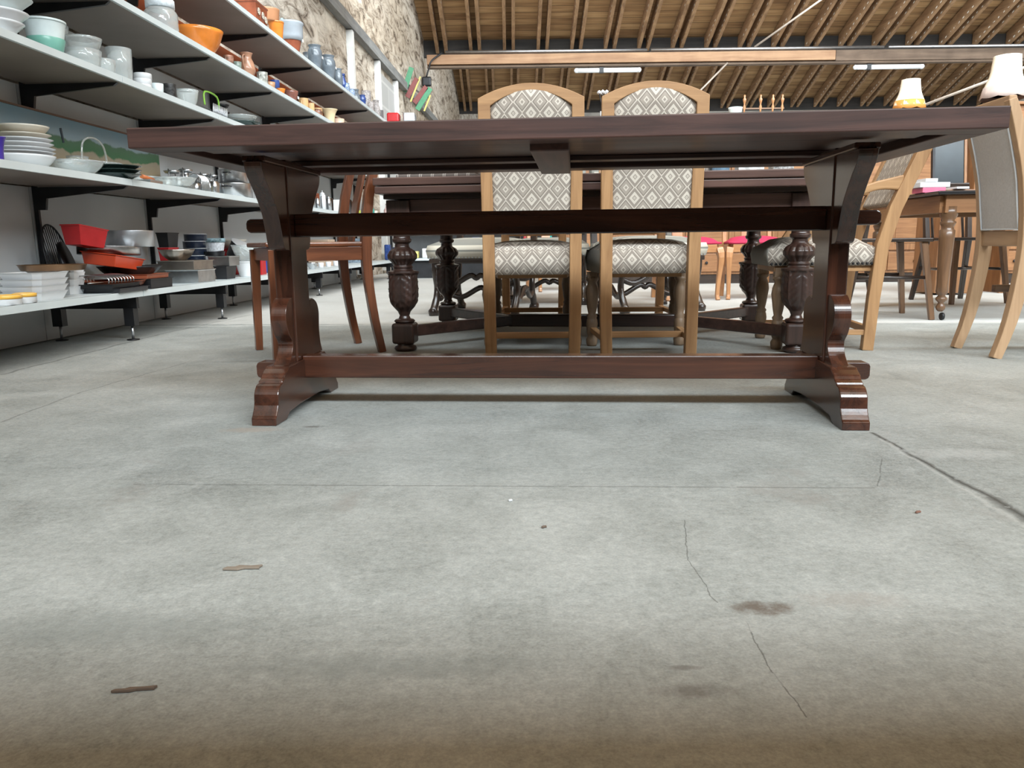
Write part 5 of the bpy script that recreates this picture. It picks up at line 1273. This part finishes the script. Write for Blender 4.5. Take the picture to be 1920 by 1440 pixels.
dc = dark_chair(); dc['group'] = 'dark wooden chairs by the kitchen table'
for k, (x, y, rz, lab) in enumerate(((2.02, 4.62, -PI/2-.1, 'dark wooden chair at the left side of the black-edged table'), (3.25, 5.8, PI+.1, 'dark wooden chair on the far side of the black-edged table'), (2.58, 6.0, .3, 'dark wooden chair standing behind the oak armchair'))):
    if k == 0: dc.location = (x, y, 0); dc.rotation_euler = (0, 0, rz); dc['label'] = lab
    else: dup(dc, (x, y, 0), rz, lab)

def cabinet(name, lab, x0, x1, y, h, d=.5, doors=2, cat='cabinet', open_top=False, mt=pine):
    c = (x0+x1)/2; t = thing(name, lab, cat, (c, y, 0)); w = x1-x0
    MB().span((-w/2, 0, .10), (w/2, d, h-.03)).build('carcass', mt('Z'), t, .004)
    MB().span((-w/2+.01, .012, .0), (w/2-.01, d-.01, .0995)).build('plinth', darkw('X'), t, .003)
    MB().span((-w/2-.03, -.03, h-.0295), (w/2+.03, d+.01, h)).build('cornice', mt('X'), t, .006)
    for k in range(doors):
        dw = (w-.06)/doors; xa = -w/2+.03+dw*k
        z0, z1 = .34, h-.09
        dr = MB().span((xa+.004, -.018, z0), (xa+dw-.004, -.001, z1)).build('door', mt('Z'), t, .003)
        MB().span((xa+.06, -.024, z0+.07), (xa+dw-.06, -.0185, z1-.07)).build('door_panel', mt('X'), dr, .006)
        MB().lathe([(.012, 0), (.016, .012), (.008, .018)], 10, c=(xa+(dw-.03 if k == 0 else .03), -.02, (z0+z1)/2), rot=Matrix.Rotation(PI/2, 3, 'X')).build('knob', blackm(), dr)
        wr = MB().span((xa+.004, -.018, .13), (xa+dw-.004, -.001, .32)).build('drawer', mt('X'), t, .003)
        MB().lathe([(.012, 0), (.016, .012), (.008, .018)], 10, c=(xa+dw/2, -.02, .225), rot=Matrix.Rotation(PI/2, 3, 'X')).build('knob', blackm(), wr)
    return t
CABY = 8.4
cabinet('pine_cupboard', 'pine cupboard far back behind the cherry chairs, leftmost of the row', .55, 1.72, CABY+.3, 1.72)
cabinet('pine_sideboard', 'pine cupboard far back behind the armchair, second of the row', 1.85, 3.3, CABY, 1.75, doors=3)
cabinet('pine_wardrobe', 'pine cupboard far back carrying the orange-fringed lamp', 3.42, 4.62, CABY-.1, 1.75)
cabinet('pine_dresser', 'pine dresser far back at the right edge under the cream lamp', 4.75, 6.4, CABY-.6, 1.75, doors=3)
# nearer open pine shelf with arched opening and dark leaning mirror
mr = thing('leaning_mirror', 'dark mirror with thin pale frame leaning behind the black-edged table', 'mirror', (3.60, 6.5, .0))
R = Matrix.Rotation(math.radians(-8), 3, 'X')
MB().box(0, .0, 1.02, .24, .015, .75, R).build('mirror_glass', plain('dark_mirror', (.012, .018, .022), .22, 0, spec=.3, var=.5, scale=3), mr)
MB().box(.13, 0, 1.02, .02, .03, .79, R).build('frame_side', pine('Z'), mr); MB().box(-.13, 0, 1.02, .02, .03, .79, R).build('frame_side', blackm(), mr)
MB().box(0, .055, 1.405, .28, .03, .02).build('frame_top', blackm(), mr)
MB().box(0, -.03, .33, .3, .36, .63).build('stand_cupboard', pine('Z'), mr, .004)
MB().box(0, -.03, .656, .3, .36, .02).build('stand_top', pine('X'), mr)
al = thing('arched_pine_case', 'tall pine case with arched opening beside the dark mirror', 'cabinet', (3.955, 6.45, 0))
mb = MB(); n = 12; hw = .17
arch = [(-hw, 0), (-hw, 1.36), (hw, 1.36), (hw, 0), (.12, 0), (.12, .80)]+[(.12*math.cos(PI*i/n), .80+.12*math.sin(PI*i/n)) for i in range(1, n)]+[(-.12, .80), (-.12, 0)]
mb.prism(arch, -.012, .012, 'XZ'); mb.build('arched_front', pine('Z'), al, .003)
MB().span((-hw, .0125, 0), (-hw+.02, .3, 1.36)).build('side', pine('Z'), al); MB().span((hw-.02, .0125, 0), (hw, .3, 1.36)).build('side', pine('Z'), al)
MB().span((-hw+.021, .28, 0), (hw-.021, .3, 1.35)).build('back_panel', cherry('Z'), al); MB().span((-hw-.02, -.03, 1.361), (hw+.02, .31, 1.39)).build('cornice', pine('X'), al)

# ---- lamps and small things standing on the tall furniture
def lamp(px, y, zbase, h, wb, wt, trim, lab):
    p = aty(px, 190, y)
    t = thing('table_lamp', lab, 'lamp', (p.x, y, zbase))
    cloth = plain('cream_lampshade', (.85, .76, .60), .8, var=.04)
    MB().lathe([(.05, 0), (.055, .012), (.02, .03), (.015, .10)], 16).build('base', brownw('Z'), t)
    z0 = .09
    prof = [(wb/2, 0), (wb/2*.90, h*.20), (wb/2*.70, h*.50), (wt/2*1.04, h*.85), (wt/2, h)]
    prof = [(a, b+z0) for a, b in prof]
    pr_ = [(q[0], q[1]) for q in smooth_curve(prof, 3)]
    MB().lathe(pr_+[(a-.004, b) for a, b in pr_[::-1]], 40, flute=lambda r, z, a: r*(1+.02*math.cos(a*8))).build('lamp_shade', cloth, t)
    mb = MB(); n = 64; A = []; B = []
    for i in range(n):
        a = 2*PI*i/n; r = wb/2*1.02*(1+.02*math.cos(a*8)); zz = z0-.03-.012*abs(math.sin(a*4)); r2 = wb/2*.92
        A.append(mb.bm.verts.new((r2*math.cos(a), r2*math.sin(a), z0+h*.20))); B.append(mb.bm.verts.new((r*1.03*math.cos(a), r*1.03*math.sin(a), zz)))
    for i in range(n): mb.bm.faces.new((A[i], A[(i+1) % n], B[(i+1) % n], B[i])).smooth = True
    o = mb.build('fringe', trim, t); sm = o.modifiers.new('solid', 'SOLIDIFY'); sm.thickness = .004
lamp(1705, 8.55, 1.7505, .265, .315, .185, plain('orange_fringe', (.62, .27, .06), .7), 'small table lamp with cream shade and orange fringe')
lamp(1881, 7.95, 1.7505, .36, .40, .24, plain('pinkish_fringe', (.50, .40, .36), .7), 'larger table lamp with cream shade and pale grey fringe at the right edge')
# cream shade behind right arch
p = aty(1287, 180, 8.65)
o = tag(MB().lathe([(.17, 0), (.12, .22), (.116, .22), (.166, 0)], 28).build('lamp_shade', plain('cream_lampshade', (.85, .76, .60), .8), None), 'cream lampshade peeping out behind the right arched chair back', 'lamp'); o.location = (p.x+.03, 8.65, 1.7505)
bw = thing('glass_bowl', 'small cut-glass bowl seen above the table edge right of the arched chairs', 'bowl', Vector((aty(1379, 205, 8.7).x, 8.7, 1.9)))
bw.location.z = 1.7507
MB().lathe(r_pot(.15, .12, 'bowl'), 32, flute=scal(12, .05)).build('body', frost(), bw)
tr = thing('gallery_tray', 'wooden gallery tray with little turned spindles above the table edge', 'tray', (aty(1426, 200, 8.6).x, 8.6, 1.7505))
MB().span((-.22, -.10, 0), (.22, .10, .02)).build('tray_base', brownw('X'), tr)
MB().span((-.22, -.10, .07), (.22, -.085, .085)).build('rail', brownw('X'), tr)
for x in (-.20, -.03, .10, .20):
    MB().lathe([(.012, .02), (.008, .05), (.016, .09), (.008, .12), (.012, .14), (.02, .17), (.008, .19), (.012, .21), (.001, .22)], 12, c=(x, -.092, 0)).build('spindle', cherry('Z'), tr)
fw = thing('pompom_stems', 'little bunch of white-tipped stems in a pot between the two arched chair backs', 'ornament', (aty(1133, 198, 8.8).x, 8.9, 1.7205))
MB().lathe(r_pot(.07, .16, 'cup'), 14).build('pot', whitetin, fw)
for i in range(7):
    a = 2*PI*i/7; r = .035 if i else 0; q = (r*1.5*math.cos(a), r*1.5*math.sin(a), .36)
    st = MB().tube([(0, 0, .15), q], .004, 5).build('stem', blackm(), fw)
    MB().lathe([(.001, -.02), (.018, -.008), (.02, .006), (.001, .02)], 10, c=q).build('pompom', whitetin, st)
# things on the far end of the shelving line near the wall
for px, w, mt, lab in ((738, .16, redc(), 'red plastic box at the far end above the table edge'), (768, .16, alu(), 'grey metal box at the far end right of the red one')):
    y = 10.75; p = aty(px, 215, y); 
    o = tag(MB().box(0, 0, .06, w, .2, .12).build('plastic_box', mt, None, .02), lab, 'box'); o.location = (p.x, y, 2.0605)
uf = thing('high_board', 'grey high shelf board crossing at the far end of the aisle', 'shelf', (-1.25, 10.9, 2.03))
MB().span((-.5, -.3, 0), (.9, .2, .03)).build('board', shelfm(), uf)
MB().span((-.45, .15, -2.03), (-.42, .2, 0)).build('post', blackm(), uf); MB().span((.84, .15, -2.03), (.87, .2, 0)).build('post', blackm(), uf)

# ================================================================== bits on the floor
def chipobj(px, py, ln, w, rz, mt, lab, nm='wood_splinter'):
    mb = MB(); pts = [(-ln/2, -w*.3), (-ln*.42, w*.2), (-ln*.2, w*.15), (-ln*.12, w*.5), (ln*.2, w*.3), (ln*.5, w*.45), (ln*.42, 0), (ln*.46, -w*.3), (ln*.05, -w*.2), (-ln*.1, -w*.5)]
    mb.prism(pts, .0005, .004, 'XY'); o = tag(mb.build(nm, mt, None, .001), lab, 'debris'); o.location = fl(px, py); o.rotation_euler = (0, 0, rz)
sp_ = plain('grey_brown_bark', (.22, .18, .14), .9)
chipobj(455, 1067, .055, .014, .05, sp_, 'grey-brown wood splinter lying on the floor at lower left')
chipobj(252, 1296, .046, .006, .12, plain('dark_bark', (.14, .10, .075), .9), 'dark brown splinter on the shaded floor at the bottom left')
chipobj(1020, 990, .010, .006, .3, plain('dark_bark', (.10, .07, .05), .9), 'tiny dark crumb in the middle of the floor', 'floor_crumb')
chipobj(1721, 962, .012, .006, .3, plain('red_brown_bark', (.20, .10, .07), .9), 'tiny reddish crumb on the floor at right', 'floor_crumb')
chipobj(957, 940, .008, .007, .3, whitetin, 'tiny pale crumb in the middle of the floor', 'floor_crumb')
# sideboard-shaped light blocker added unseen behind the camera to shade the near floor
cabinet('light_blocker', 'added dark sideboard-shaped light blocker, unseen behind the camera position', -2.4, 2.4, -.64, 1.1, .5, 4, mt=darkw)
